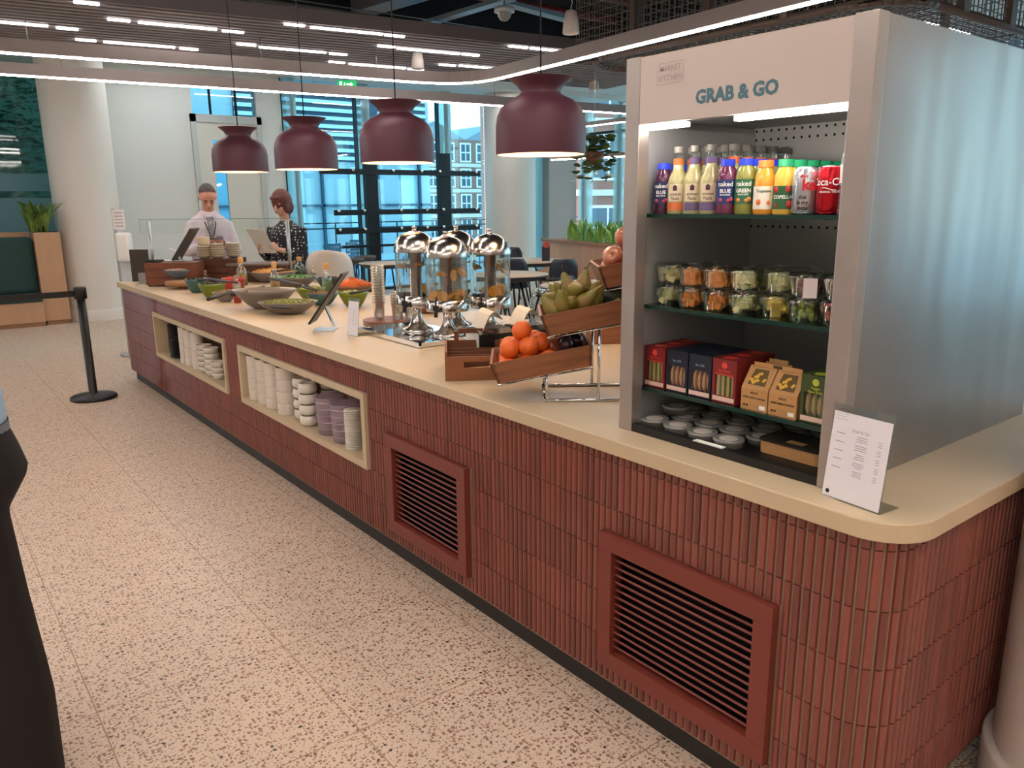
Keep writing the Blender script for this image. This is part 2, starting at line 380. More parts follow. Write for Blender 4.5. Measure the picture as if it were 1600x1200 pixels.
def tilemat():
    m = mat('terracotta_glaze', '#7c4034', .30, spec=.5, coat=.25); nt = m.node_tree; N = nt.nodes; L = nt.links; b = N['Principled BSDF']
    g = N.new('ShaderNodeNewGeometry'); r = N.new('ShaderNodeValToRGB'); r.color_ramp.elements[0].color = lin('#6c372d'); r.color_ramp.elements[1].color = lin('#87463a')
    L.new(g.outputs['Random Per Island'], r.inputs[0]); L.new(r.outputs[0], b.inputs['Base Color']); return m
tiles.build('tile_cladding', tilemat(), ctr)
back = MB(); back.sm = False
brk = sorted({0.0, SEND} | {YF - h[0] for h in HOLES} | {YF - h[1] for h in HOLES} | {YF - YN - R0 + R0 * PI / 2 * k / 6 for k in range(7)})
for a, b in zip(brk, brk[1:]):
    pm, _ = path_pt((a + b) / 2); hs = [(h[2], h[3]) for h in HOLES if abs(pm.x - FXc) < .001 and h[0] < pm.y < h[1]]
    p, pn = path_pt(a); q, qn = path_pt(b - 1e-6)
    for z0, z1 in minus(.087, TZ0, hs):
        P = [p, q, q - qn * .03, p - pn * .03]
        A = [back.bm.verts.new((v.x, v.y, z0)) for v in P]; B = [back.bm.verts.new((v.x, v.y, z1)) for v in P]
        for k in range(4): back._f([A[k], A[(k + 1) % 4], B[(k + 1) % 4], B[k]])
        back._f(A); back._f(B)
back.box(1.67, 2.95, 8.05, 8.08, .087, TZ0).box(2.92, 2.95, .75, 8.05, .087, TZ0).box(1.67, 2.92, .78, 8.05, .087, .12)
back.build('carcass', mat('grout', '#8a7462', .8), ctr)
MB().box(1.667, 2.92, .79, 8.04, 0, .087).build('plinth', mat('plinth_dark', '#1c1a19', .5), ctr)
CREAM = mat('cream_stone', '#c4b090', .38, noise=.02, nscale=9)
for (y0, y1, z0, z1) in NICHES:
    t = .035; f = MB(); xf = 1.622; xb = 1.662
    f.box(xf, xb, y0, y1, z0, z0 + t).box(xf, xb, y0, y1, z1 - t, z1).box(xf, xb, y0, y0 + t, z0 + t, z1 - t).box(xf, xb, y1 - t, y1, z0 + t, z1 - t)
    f.box(xb, 2.1, y0 + t - .01, y1 - t + .01, z0 + t - .02, z0 + t).box(xb, 2.1, y0 + t - .01, y1 - t + .01, z1 - t, z1 - t + .02).box(xb, 2.1, y0 + t - .02, y0 + t, z0 + t, z1 - t).box(xb, 2.1, y1 - t, y1 - t + .02, z0 + t, z1 - t).box(2.08, 2.1, y0 + t, y1 - t, z0 + t, z1 - t)
    f.build('niche_lining', CREAM, ctr)
VENTM = mat('vent_red', '#78362b', .45)
for (y0, y1, z0, z1) in VENTS:
    t = .056; f = MB(); xf = 1.612; xb = 1.66
    f.box(xf, xb, y0, y1, z0, z0 + t, bev=.002).box(xf, xb, y0, y1, z1 - t, z1, bev=.002).box(xf, xb, y0, y0 + t, z0 + t, z1 - t).box(xf, xb, y1 - t, y1, z0 + t, z1 - t)
    g = f.build('vent_grille', VENTM, ctr)
    L = MB(); k = 14
    for i in range(k):
        zc = z0 + t + (z1 - z0 - 2 * t) * (i + .5) / k
        M = T(1.642, (y0 + y1) / 2, zc) @ RY(math.radians(38))
        L.box(-.0155, .0155, -(y1 - y0) / 2 + t, (y1 - y0) / 2 - t, -.0035, .0035, M=M, bev=.002)
    L.build('louvres', VENTM, g)
    MB().box(1.70, 1.72, y0 + .02, y1 - .02, z0 + .02, z1 - .02).build('backing', mat('vent_dark', '#120c0a', .9), g)
def rrect(x0, x1, y0, y1, r, seg=10, only=None):
    P = []
    for i, (cx_, cy_, a) in enumerate(((x1 - r, y0 + r, -PI / 2), (x1 - r, y1 - r, 0), (x0 + r, y1 - r, PI / 2), (x0 + r, y0 + r, PI))):
        if only is not None and i not in only:
            P.append(((x1, y0), (x1, y1), (x0, y1), (x0, y0))[i]); continue
        for k in range(seg + 1): t = a + PI / 2 * k / seg; P.append((cx_ + r * math.cos(t), cy_ + r * math.sin(t)))
    return P
wt = MB().prism(rrect(1.612, 2.99, .705, 8.16, .13, only=(3,)), TZ0, TZ1)
wo = wt.build('worktop', CREAM); bv = wo.modifiers.new('b', 'BEVEL'); bv.width = .004; bv.segments = 2; bv.limit_method = 'ANGLE'
tag(wo, 'long cream stone worktop on top of the tiled counter', 'worktop')

# ------------------------------------------------------------------ ceiling raft, beams, cage, services
DGLOW = mat('dash_glow', '#ffffff', .5, emit='#fff3f0', es=9); PGLOW = mat('panel_glow', '#ffffff', .5, emit='#fff1e8', es=9); ords4 = ['first', 'second', 'third', 'fourth']
GLOW = mat('lamp_glow', '#ffffff', .5, emit='#ffefe6', es=26); BEAMW = mat('beam_white', '#988f8c', .5)
ZR = 3.10; A0 = Vector((1.29, 6.90)); AV = Vector((5.70 - 1.29, 6.24 - 6.90)).normalized(); AN = Vector((-AV.y, AV.x)); ang = math.atan2(AV.y, AV.x)
rf = empty('slatted_ceiling_raft', (0, 0, 0), 'slatted grey ceiling raft with dashes of light, hung over the far end', 'ceiling raft')
RM = T(A0.x, A0.y, ZR) @ RZ(ang)
sl = MB(); k = 0; y = .06
while y < 2.05:
    sl.box(-8, 6.3, y, y + .062, 0, .008, M=RM); y += .118
sl.build('slats', mat('slat_grey', '#857f80', .6), rf)
MB().box(-8, 6.3, -.04, 0.0, 0, .11, M=RM).box(-8, 6.3, 2.05, 2.1, 0, .11, M=RM).box(6.3, 6.36, -.04, 2.1, 0, .11, M=RM).build('fascia', mat('fascia_grey', '#6a6467', .6), rf)
MB().box(-8, 6.3, 0, 2.1, .05, .07, M=RM).build('backing', mat('raft_black', '#1c1b1f', .9), rf)
DASH = [((115, 3), (155, 6)), ((168, 29), (203, 33)), ((216, 34), (338, 46)), ((348, 47), (380, 51)), ((-60, 27), (75, 42)), ((88, 42), (122, 47)), ((118, 61), (150, 64)), ((162, 65), (273, 74)), ((281, 75), (309, 78)),
        ((370, 68), (399, 71)), ((407, 72), (507, 83)), ((516, 83), (541, 86)), ((444, 37), (476, 40)), ((487, 41), (596, 54)), ((602, 54), (631, 57)), ((514, 96), (538, 98)), ((547, 99), (632, 107)), ((639, 107), (660, 110)),
        ((591, 71), (616, 74)), ((623, 74), (715, 85)), ((723, 84), (747, 87)), ((688, 100), (710, 103)), ((718, 102), (774, 107)), ((797, 71), (822, 75)), ((829, 75), (881, 80))]
RI = RM.inverted()
for a, b in DASH:
    p = RI @ at(a[0], a[1], ZR - .005); q = RI @ at(b[0], b[1], ZR - .005); yy = (p.y + q.y) / 2
    MB().box(p.x, q.x, yy - .016, yy + .016, -.014, -.001, M=RM).build('light_strip', DGLOW, rf)
def beam(name, pts, label, cat, wd=.075, hh=.125, group=None):
    e = empty(name, (0, 0, 0), label, cat, group)
    def strip(off, w_, z0, z1):
        mb = MB(); L = []; n_ = len(pts)
        for i, p in enumerate(pts):
            a = Vector(pts[max(i - 1, 0)][:2]); b = Vector(pts[min(i + 1, n_ - 1)][:2]); d = (b - a).normalized(); nn = Vector((-d.y, d.x)); c = Vector(p[:2])
            L.append([mb.bm.verts.new((*(c + nn * s_ * w_), z + p[2])) for s_, z in ((-1, z0), (1, z0), (1, z1), (-1, z1))])
        mb.sm = False
        for A, B in zip(L, L[1:]):
            for i in range(4): mb._f([A[i], A[(i + 1) % 4], B[(i + 1) % 4], B[i]])
        mb._f(L[0]); mb._f(L[-1][::-1]); return mb
    strip(0, wd / 2, .022, hh).build('housing', BEAMW, e); strip(0, .016, .010, .022).build('diffuser', GLOW, e)
    return e
ZB = 2.79
p0 = Vector((-5.6, 8.55)); p1 = Vector((4.35, 7.17)); p3 = Vector((4.72, 3.3)); 
pts = [(p0.x + (p1.x - p0.x) * t, p0.y + (p1.y - p0.y) * t, ZB) for t in (0, .5, 1)]
c1 = Vector((4.95, 7.08)); e1 = Vector((4.93, 6.5))
for k in range(1, 9):
    t = k / 8; q = p1 * (1 - t) ** 2 + c1 * 2 * t * (1 - t) + e1 * t * t; pts.append((q.x, q.y, ZB))
pts += [(4.72, 3.3, ZB), (4.45, -.8, ZB), (4.3, -3.5, ZB)]
b1 = beam('light_beam', pts, 'white hung light beam that bends at a rounded corner and runs over the chilled cabinet', 'light')
b2 = beam('light_beam', [(-5.6, 9.6, ZB), (1.0, 8.88, ZB), (8.9, 7.96, ZB)], 'straight white hung light beam behind the pendant lamps, lower of the two long ones', 'light')
wires = MB()
for x, y in ((1.1, 7.76), (2.9, 7.42), (4.0, 7.27)): wires.tube([(x, y, ZB + .1), (x, y, 3.12)], .004, 5)
wires.build('hanging_wire', STEEL, b1)
wires = MB()
for x, y in ((1.5, 8.83), (3.9, 8.55), (6.2, 8.28)): wires.tube([(x, y, ZB + .1), (x, y, 3.7 if x > 5 else 3.12)], .004, 5)
wires.build('hanging_wire', STEEL, b2)
bA = at(912, 200, 2.75); bB = at(1010, 188, 2.75); beam('light_beam', [(bA.x, bA.y, 2.75), (bB.x, bB.y, 2.75)], 'short hung light beam seen just below the long one, by the right-hand windows', 'light', .06, .08)
bA = at(862, 252, 2.1); bB = at(1010, 245, 2.1); beam('light_beam', [(bA.x, bA.y, 2.1), (bB.x, bB.y, 2.1)], 'low light beam over the plant shelf by the right-hand windows', 'light', .06, .06)
for i, y in enumerate((-.4, -2.6)):  # out-of-view beams added as fill for the near part of the room
    beam('light_beam', [(-5.2, y, 2.95), (3.6, y, 2.95)], 'straight white hung light beam over the aisle, %s' % ('nearer the cabinet' if i == 0 else 'nearer the back wall'), 'light')
beam('light_beam', [(-.9, 1.2, 2.95), (-.9, 6.6, 2.95)], 'straight white hung light beam along the left of the aisle', 'light')  # one more out-of-view beam, added for fill

for i, (x, y) in enumerate([(x, y) for x in (-3.6, -1.8, 0.0, 1.8) for y in (-3.2, -.9, 1.6, 4.0)]):  # unseen panels added to raise the ambient light
    e = empty('ceiling_panel_light', (x, y, 3.45), 'white panel light over the aisle, %s row from the left wall, %s from the back' % (ords4[i // 4], ords4[i % 4]), 'light', 'panel lights over the aisle')
    MB().box(-.62, .62, -.17, .17, .01, .07).build('housing', BEAMW, e); MB().box(-.60, .60, -.15, .15, 0, .01).build('diffuser', PGLOW, e)
    MB().tube([(-.5, 0, .07), (-.5, 0, 1.05)], .004, 5).tube([(.5, 0, .07), (.5, 0, 1.05)], .004, 5).build('hanging_wire', STEEL, e)
CAGE = mat('cage_brown', '#5a4c44', .6); CW = mat('cage_wire', '#6e655e', .6)
cg = empty('wire_mesh_cage', (0, 0, 0), 'brown wire mesh cage hung from the dark ceiling above the chilled cabinet', 'cage')
x0, x1, y0, y1, z0, z1 = 5.35, 9.3, 2.75, 5.85, 2.9, 4.2
fm = MB(); P = rrect(x0, x1, y0, y1, .45)
for z in (z0, z1): 
    for a, b in zip(P, P[1:] + P[:1]): 
        fm.tube([(a[0], a[1], z), (b[0], b[1], z)], .03, 6)
fm.build('rim', CAGE, cg)
for (x, y) in ((x0, 3.6), (x0, 4.3), (x0, 5.1), (6.2, y1), (7.2, y1), (8.2, y1), (6.2, y0), (7.0, y0), (7.8, y0), (8.6, y0), (x1, 4.3)):
    MB().box(x - .045, x + .045, y - .03, y + .03, z0, 4.45).build('post', CAGE, cg)
ws = MB(); st = .068
def wire(a, b):
    a = Vector(a); b = Vector(b); d = b - a; r = .0035
    if abs(d.x) > 1e-6: ws.box(min(a.x, b.x), max(a.x, b.x), a.y - r, a.y + r, a.z - r, a.z + r)
    elif abs(d.y) > 1e-6: ws.box(a.x - r, a.x + r, min(a.y, b.y), max(a.y, b.y), a.z - r, a.z + r)
    else: ws.box(a.x - r, a.x + r, a.y - r, a.y + r, min(a.z, b.z), max(a.z, b.z))
x = x0
while x <= x1: wire((x, y0, z0), (x, y0, z1)); wire((x, y1, z0), (x, y1, z1)); wire((x, y0, z0), (x, y1, z0)); x += st
y = y0
while y <= y1: wire((x0, y, z0), (x0, y, z1)); wire((x1, y, z0), (x1, y, z1)); wire((x0, y, z0), (x1, y, z0)); y += st
z = z0
while z <= z1:
    wire((x0, y0, z), (x1, y0, z)); wire((x0, y1, z), (x1, y1, z)); wire((x0, y0, z), (x0, y1, z)); wire((x1, y0, z), (x1, y1, z)); z += st
ws.build('mesh_panels', CW, cg)
# ------- services
DUCT = mat('duct_grey', '#8d9299', .5, .5)
tr = empty('cable_tray', (0, 0, 0), 'open metal cable tray under the dark ceiling, above the slatted raft', 'cable tray')
q = MB(); tA = at(340, -2, 3.75); tB = at(610, 36, 3.75); M_ = T(*((tA + tB) / 2)) @ RZ(math.atan2((tB - tA).y, (tB - tA).x))
for yy in (-.16, -.08, 0, .08, .16): q.tube([M_ @ Vector((-3, yy, 0)), M_ @ Vector((3.2, yy, 0))], .007, 5)
for k in range(34): q.tube([M_ @ Vector((-3 + k * .18, -.16, 0)), M_ @ Vector((-3 + k * .18, .16, 0))], .005, 5)
for yy in (-.16, .16): q.tube([M_ @ Vector((-3, yy, .06)), M_ @ Vector((3.2, yy, .06))], .007, 5)
q.build('rungs', DUCT, tr); q = MB()
for k in range(9): q.tube([M_ @ Vector((-3, -.12 + k * .03, .02)), M_ @ Vector((3.2, -.12 + k * .03, .025))], .011, 5)
q.build('cables', mat('cable_beige', '#77746a', .6), tr)
for i, (a, b, lab) in enumerate((((*at(632, 50, 3.85),), (*at(800, 0, 3.85),), 'pale galvanised strut crossing the dark ceiling behind the third pendant cable'), ((*at(790, 8, 3.85),), (*at(895, 36, 3.85),), 'pale galvanised strut near the smoke detector dome'), ((*at(525, 34, 4.0),), (*at(672, -8, 4.0),), 'grey duct crossing the dark ceiling'))):
    q = MB(); a = Vector(a); b = Vector(b); d = (b - a); M_ = T(*a) @ RZ(math.atan2(d.y, d.x)); q.box(0, d.length, -.07 if i < 2 else -.16, .07 if i < 2 else .16, 0, .05 if i < 2 else .2, M=M_, bev=.004)
    tag(q.build('ceiling_strut' if i < 2 else 'air_duct', mat('galvanised', '#a9b6bd', .4, .4) if i < 2 else DUCT), lab, 'strut' if i < 2 else 'duct')
for i, (y, z, x0_, x1_) in enumerate(((9.0, 4.25, 2, 9), (8.4, 4.35, 2, 9))):
    tag(MB().tube([(x0_, y, z), (x1_, y, z)], .05, 12).build('red_pipe', mat('pipe_red', '#8d2a26', .5)), 'red sprinkler pipe under the dark ceiling, %s the cage' % ('beside' if i == 0 else 'crossing above'), 'pipe')
# ------------------------------------------------------------------ chilled cabinet
def pegmat():
    m = bpy.data.materials.new('perforated_steel'); m.use_nodes = True; nt = m.node_tree; N = nt.nodes; L = nt.links; b = N['Principled BSDF']
    g = N.new('ShaderNodeTexCoord'); sp = N.new('ShaderNodeSeparateXYZ'); L.new(g.outputs['Object'], sp.inputs[0])
    def mt(op, a, b_=None, c=None):
        n = N.new('ShaderNodeMath'); n.operation = op
        for i, v in enumerate((a, b_, c)):
            if v is None: continue
            if isinstance(v, (int, float)): n.inputs[i].default_value = v
            else: L.new(v, n.inputs[i])
        return n.outputs[0]
    def cell(o): a = mt('ADD', o, 50); a = mt('MODULO', a, .028); a = mt('SUBTRACT', a, .014); return mt('MULTIPLY', a, a)
    d = mt('ADD', cell(sp.outputs[1]), cell(sp.outputs[2])); hole = mt('LESS_THAN', d, .0042 ** 2)
    zz = mt('MODULO', sp.outputs[2], .27); band = mt('GREATER_THAN', zz, .17); hole = mt('MULTIPLY', hole, band)
    mx = N.new('ShaderNodeMix'); mx.data_type = 'RGBA'; L.new(hole, mx.inputs['Factor']); mx.inputs[6].default_value = lin('#b9bab8'); mx.inputs[7].default_value = lin('#0b0b0d')
    L.new(mx.outputs[2], b.inputs['Base Color']); b.inputs['Metallic'].default_value = .35; b.inputs['Roughness'].default_value = .42
    return m
def sidesteel():
    m = mat('brushed_side', '#aba7a4', .34, .95); nt = m.node_tree; N = nt.nodes; L = nt.links; b = N['Principled BSDF']
    b.inputs['Anisotropic'].default_value = .6
    t = N.new('ShaderNodeTexCoord'); mp = N.new('ShaderNodeMapping'); mp.inputs['Scale'].default_value = (2.2, 1, .5); L.new(t.outputs['Object'], mp.inputs[0])
    n = N.new('ShaderNodeTexNoise'); n.inputs['Scale'].default_value = 1.3; L.new(mp.outputs[0], n.inputs[0])
    bp = N.new('ShaderNodeBump'); bp.inputs['Strength'].default_value = .35; bp.inputs['Distance'].default_value = .05; L.new(n.outputs[0], bp.inputs['Height']); L.new(bp.outputs[0], b.inputs['Normal'])
    return m
SIDE = sidesteel(); IN_ST = mat('inner_steel', '#b5b7b6', .4, .4)
fr = empty('chilled_cabinet', (0, 0, 0), 'tall stainless steel chilled cabinet full of drinks, fruit pots and sandwiches', 'fridge')
FX, FB, YA, YB, ZT = 1.72, 2.86, .935, 1.665, 2.012
MB().box(FX + .02, FB, YA, YA + .012, TZ1, ZT).build('side_panel', SIDE, fr)
MB().box(FX + .02, FB, YB - .012, YB, TZ1, ZT).build('side_panel', SIDE, fr)
MB().box(FX + .01, FB, YA + .012, YB - .012, ZT - .02, ZT).build('top_panel', STEEL, fr)
MB().box(FB - .012, FB, YA + .012, YB - .012, TZ1, ZT - .02).build('rear_panel', STEEL, fr)
POST = mat('post_steel', '#b3aaa4', .38, .75, noise=.05, nscale=8)
MB().box(FX, FX + .045, YA - .004, YA + .052, TZ1, ZT + .002, bev=.003).build('corner_post', POST, fr)
MB().box(FX, FX + .045, YB - .05, YB + .004, TZ1, ZT + .002, bev=.003).build('corner_post', POST, fr)
HEADZ = 1.832
hd = MB().box(FX + .002, FX + .02, YA + .052, YB - .05, HEADZ, ZT - .001).build('header_sign', mat('header_white', '#c8bcb5', .5), fr)
TEAL = mat('teal_ink', '#4b7583', .6); GREYI = mat('grey_ink', '#a89c98', .6)
lt = MB(); text_bm(lt, 'GRAB & GO', .047, faceX(FX + .0012, 1.292, 1.8835), bold=.0021, sx=1.0); lt.build('lettering', TEAL, hd)
lg = MB(); cy, cz = 1.507, 1.957
for txt, dz in (('MARKET', .0125), ('KITCHEN', -.0125)): text_bm(lg, txt, .021, faceX(FX + .0012, cy, cz + dz), bold=.0002, sx=.93)
P = [(-.046, -.027), (.038, -.027), (.046, -.017), (.046, .027), (-.038, .027), (-.046, .017)]
FM = faceX(FX + .0012, cy, cz)
for a, b in zip(P, P[1:] + P[:1]):
    va, vb = Vector((*a, 0)), Vector((*b, 0)); d = (vb - va).normalized(); nn = Vector((-d.y, d.x, 0)) * .0007
    lg.quad([FM @ (va + nn), FM @ (va - nn), FM @ (vb - nn), FM @ (vb + nn)])
lg.build('logo', GREYI, hd)
BKX = 2.32
MB().box(BKX, BKX + .01, YA + .012, YB - .012, TZ1, ZT - .02).build('perforated_back', pegmat(), fr)
MB().box(FX + .045, BKX, YA + .0125, YA + .016, TZ1, HEADZ).box(FX + .045, BKX, YB - .016, YB - .0125, TZ1, HEADZ).box(FX + .02, BKX, YA + .02, YB - .02, HEADZ + .02, HEADZ + .03).build('inner_lining', IN_ST, fr)
MB().box(FX + .004, FX + .03, YA + .052, YB - .05, TZ1, TZ1 + .024).box(FX + .03, BKX, YA + .02, YB - .02, TZ1, TZ1 + .008).build('floor_tray', BLACK, fr)
st = MB()
for y in (1.13, 1.20, 1.27): st.box(BKX - .02, BKX - .008, y - .004, y + .004, TZ1 + .02, HEADZ)
st.build('shelf_standard', BLACKM, fr)
LAMP = mat('case_lamp', '#ffffff', .5, emit='#fff4ea', es=20)
MB().box(FX + .024, FX + .05, 1.47, 1.612, HEADZ - .014, HEADZ - .001, bev=.004).build('lamp_tube', LAMP, fr)
MB().box(FX + .024, FX + .05, .995, 1.31, HEADZ - .014, HEADZ - .001, bev=.004).build('lamp_tube', LAMP, fr)
EDGE = mat('green_glass_edge', '#16372f', .2); SHG = glass('shelf_glass', '#b9cfc6', .1)
SHZ = (1.583, 1.312, 1.056)
for z in SHZ:
    s = MB().box(1.79, 2.24, YA + .022, YB - .022, z - .008, z).build('shelf', SHG, fr)
    MB().box(1.782, 1.79, YA + .022, YB - .022, z - .010, z + .001).build('front_edge', EDGE, s)
    for y in (1.16, 1.50): MB().box(1.95, 2.3, y - .002, y + .002, z - .016, z - .009).build('bracket', BLACKM, s)

# drinks -------------------------------------------------------------
def proto(name, label, cat, group=None): return empty(name, (0, 0, -50), label, cat, group)
CAPB = mat('cap_blue', '#2b3fc4', .35); CAPS = mat('cap_silver', '#a8a49c', .3, .7); CAPO = mat('cap_orange', '#e8722a', .35); CAPG = mat('cap_green', '#1f8a5b', .35)
def cyl_label(r, z0, z1, a, m, name, parent, seg=16):
    # curved label facing -X, spanning +-a radians
    mb = MB(); prev = None
    for k in range(seg + 1):
        t = PI - a + 2 * a * k / seg; p = (r * math.cos(t), r * math.sin(t)); cur = [mb.bm.verts.new((*p, z0)), mb.bm.verts.new((*p, z1))]
        if prev: mb._f([prev[0], cur[0], cur[1], prev[1]])
        prev = cur
    return mb.build(name, m, parent)
def cyl_text(mb, s, size, r, z, bold=0, sx=1, y=0):
    text_bm(mb, s, size, faceX(-r, y, z), bold=bold, cyl=r, sx=sx)
INKW = mat('ink_white', '#f2f2ee', .6); INKD = mat('ink_dark', '#2a2430', .6); INKR = mat('ink_red', '#c3202c', .5); INKG = mat('ink_green', '#1d6b34', .6)
def smoothie(juice, labcol, word, label, cat='bottle'):
    p = proto('smoothie_bottle', label, cat)
    MB().lathe([(0, 0), (.026, 0), (.028, .004), (.028, .098), (.024, .118), (.017, .128), (.017, .132), (0, .132)], 20).build('bottle_body', mat('juice_' + juice, juice, .12, coat=.6), p)
    MB().cyl((0, 0, .128), .019, .017).build('cap', CAPB, p)
    cyl_label(.0284, .028, .092, 1.45, mat('label_' + labcol, labcol, .5), 'label', p)
    t = MB(); cyl_text(t, 'naked', .018, .0286, .080, .0003); cyl_text(t, word, .0135, .0286, .062, .0004); cyl_text(t, 'MACHINE', .0065, .0286, .052, .0001); t.build('label_text', INKW, p)
    f = MB()
    for y, z, c in ((.012, .038, 0), (-.008, .036, 0), (-.016, .040, 0)): f.sphere((-.0262, y, z), .006, 8, 6, (.5, 1, 1))
    f.build('fruit_print', mat('print_fruit', '#d98a4c', .5) if word != 'BLUE' else mat('print_berry', '#a83a55', .5), p); return p
def lemonade(col, label):
    p = proto('lemonade_bottle', label, 'bottle')
    MB().lathe([(0, 0), (.028, 0), (.0295, .004), (.0295, .088), (.026, .104), (.0165, .122), (.015, .142), (0, .142)], 20).build('bottle_body', mat('cloudy_lemon', '#b3ad7c', .1, coat=.8), p)
    MB().lathe([(.0148, .142), (.0128, .168), (.0128, .176)], 16).build('glass_neck', SHINYCLEAR, p)
    MB().cyl((0, 0, .172), .0145, .017).build('cap', CAPS, p)
    MB().lathe([(.0155, .138), (.0150, .156)], 16).build('neck_band', mat('band_' + col, col, .5), p)
    cyl_label(.0299, .036, .085, .75, mat('label_cream', '#dccfb0', .6), 'label', p); cyl_label(.0299, .010, .033, .9, mat('band_' + col, col, .5), 'label_band', p)
    t = MB(); cyl_text(t, 'ammet', .012, .0301, .056, .0002); cyl_text(t, 'Pauls', .0125, .0301, .044, .0002)
    t.quad([Vector((-.0302, .006, .066)), Vector((-.0302, -.006, .066)), Vector((-.0302, -.006, .076)), Vector((-.0302, .006, .076))]); t.quad([Vector((-.0302, .008, .076)), Vector((-.0302, -.008, .076)), Vector((-.0302, 0, .083)), Vector((-.0302, 0, .0831))])
    t.build('label_text', mat('ink_plum', '#4a2c3e', .6), p); return p
def juicebottle(capm, juice, word, label, lab='#e9e4d6'):
    p = proto('juice_bottle', label, 'bottle')
    MB().lathe([(0, 0), (.026, 0), (.028, .004), (.028, .07), (.025, .10), (.018, .118), (.0165, .122), (0, .122)], 20).build('bottle_body', mat('juice_' + juice, juice, .12, coat=.6), p)
    MB().cyl((0, 0, .120), .0195, .018).build('cap', capm, p)
    cyl_label(.0284, .014, .072, 1.3, mat('label_' + lab, lab, .5), 'label', p)
    t = MB(); cyl_text(t, word, .012 if len(word) < 8 else .010, .0287, .060 if capm is CAPO else .044, .0003); t.build('label_text', INKG if capm is CAPO else INKW, p)
    f = MB()
    for y, z, r in ((.008, .032, .010), (-.010, .030, .008)) if capm is CAPO else ((.013, .062, .009), (-.010, .064, .010), (-.014, .026, .010), (.012, .024, .007)):
        f.sphere((-.0262 + abs(y) * .25, y, z), r, 10, 7, (.4, 1, 1))
    f.build('fruit_print', mat('print_orange', '#e0762c', .5) if capm is CAPO else mat('print_red', '#b3262b', .5), p); return p
def can(col, label, diet):
    p = proto('drink_can', label, 'can'); rr = .033
    MB().lathe([(0, .002), (.022, .002), (.026, 0), (rr, .009), (rr, .104), (.028, .114)], 24).build('can_body', mat('can_' + col, col, .25, .75), p)
    MB().lathe([(.028, .114), (.0275, .117), (.025, .1135), (0, .1135)], 24).build('lid', mat('can_lid', '#c7c9ca', .25, 1), p)
    if diet:
        t = MB(); cyl_text(t, 'oke', .036, rr + .0004, .072, .0016, 1, -.004); cyl_text(t, 'diet', .012, rr + .0004, .094, .0003); t.build('label_text', INKR, p)
        t = MB()
        for s_, z in (('this', .043), ('is my', .030), ('taste', .017)): cyl_text(t, s_, .0135, rr + .0005, z, .0004)
        t.build('slogan', INKD, p)
    else:
        t = MB(); cyl_text(t, 'Coca-Cola', .0245, rr + .0004, .078, .0003, .95); cyl_text(t, 'ORIGINAL TASTE', .0065, rr + .0004, .055, .0001)
        pts = [(-rr - .0004, y, .062 + .003 * math.sin(y * 130)) for y in (-.016, -.008, 0, .008, .016)]
        t.tube([(-math.sqrt((rr + .0002) ** 2 - y * y), y, z) for _, y, z in pts], .0009, 4); t.build('label_text', INKW, p)
    return p
def water(label):
    p = proto('water_bottle', label, 'bottle'); pr = [(0, 0), (.028, 0), (.031, .004)]
    for k in range(9): pr += [(.031, .012 + k * .012), (.0295, .017 + k * .012)]
    pr += [(.031, .125), (.028, .142), (.016, .165), (.0125, .172)]
    MB().lathe(pr, 24).build('bottle_body', glass('water_plastic', '#dfeaea', .22, .05, .25), p); MB().cyl((0, 0, .170), .0145, .016).build('cap', mat('cap_white', '#e8e8e6', .4), p)
    cyl_label(.0313, .075, .118, 1.5, mat('label_blush', '#d9cfcf', .5), 'label', p); return p
XS = 1.836
cols = []
Yp = lambda px, py=330, x=XS: atX(px, py, x).y
nk = smoothie('#6d2f4f', '#223a73', 'BLUE', ''); nkg = smoothie('#8d8f45', '#2c6b48', 'GREEN', ''); nk0 = smoothie('#4c2440', '#1c2c5c', 'BLUE', '')
lo = lemonade('#d97440', ''); lp = lemonade('#6f5d86', '')
oj = juicebottle(CAPO, '#e79a36', 'Tropicana', ''); aj = juicebottle(CAPG, '#e3b545', 'COPELLA', '', '#245c34')
dc = can('#b9bcc0', '', True); cc = can('#c01f2c', '', False); wa = water('')
ROWS = [(nk0, 1.612, 'dark blue smoothie bottle with blue cap at the left end of the top shelf', 'dark smoothie bottles at the left end', 5),
        (lo, 1.556, 'cloudy lemonade bottle with orange neck band, first of the front lemonades from the left', 'lemonade bottles behind the first one', 7),
        (lp, 1.497, 'cloudy lemonade bottle with purple neck band, second of the front lemonades from the left', 'lemonade bottles behind the second one', 7),
        (lp, 1.438, 'cloudy lemonade bottle with purple neck band, third of the front lemonades, its cap lit', 'lemonade bottles behind the third one', 7),
        (lo, 1.379, 'cloudy lemonade bottle with orange neck band beside the red smoothie', 'lemonade bottles behind the fourth one', 5),
        (nk, 1.382, 'red smoothie bottle with blue cap and blue label in the front row', 'smoothie bottles behind the red one', 0),
        (nkg, 1.322, 'green smoothie bottle with blue cap and green label in the front row', 'smoothie bottles behind the green one', 5),
        (oj, 1.262, 'orange juice bottle with orange cap beside the green smoothie', '', 0),
        (aj, 1.203, 'apple juice bottle with green cap and red fruit on its label, front row', 'apple juice bottles with green caps behind the cans', 5),
        (dc, 1.142, 'silver diet cola can with big red letters on the top shelf', 'silver cans behind the front one', 2),
        (cc, 1.074, 'red cola can with white script on the top shelf', 'red cans behind the front one', 2),
        (wa, 1.018, 'ribbed clear water bottle at the right end of the top shelf', '', 0)]
first = {}
def placeitem(pr, loc, label, group, rz=0):
    if pr.name not in first:
        first[pr.name] = 1; pr.location = loc; pr['label'] = label; pr.rotation_euler.z = rz
        if group: pr['group'] = group
        return pr
    o = dup(pr, loc, rz, label)
    if group: o['group'] = group
    elif 'group' in o: del o['group']
    return o
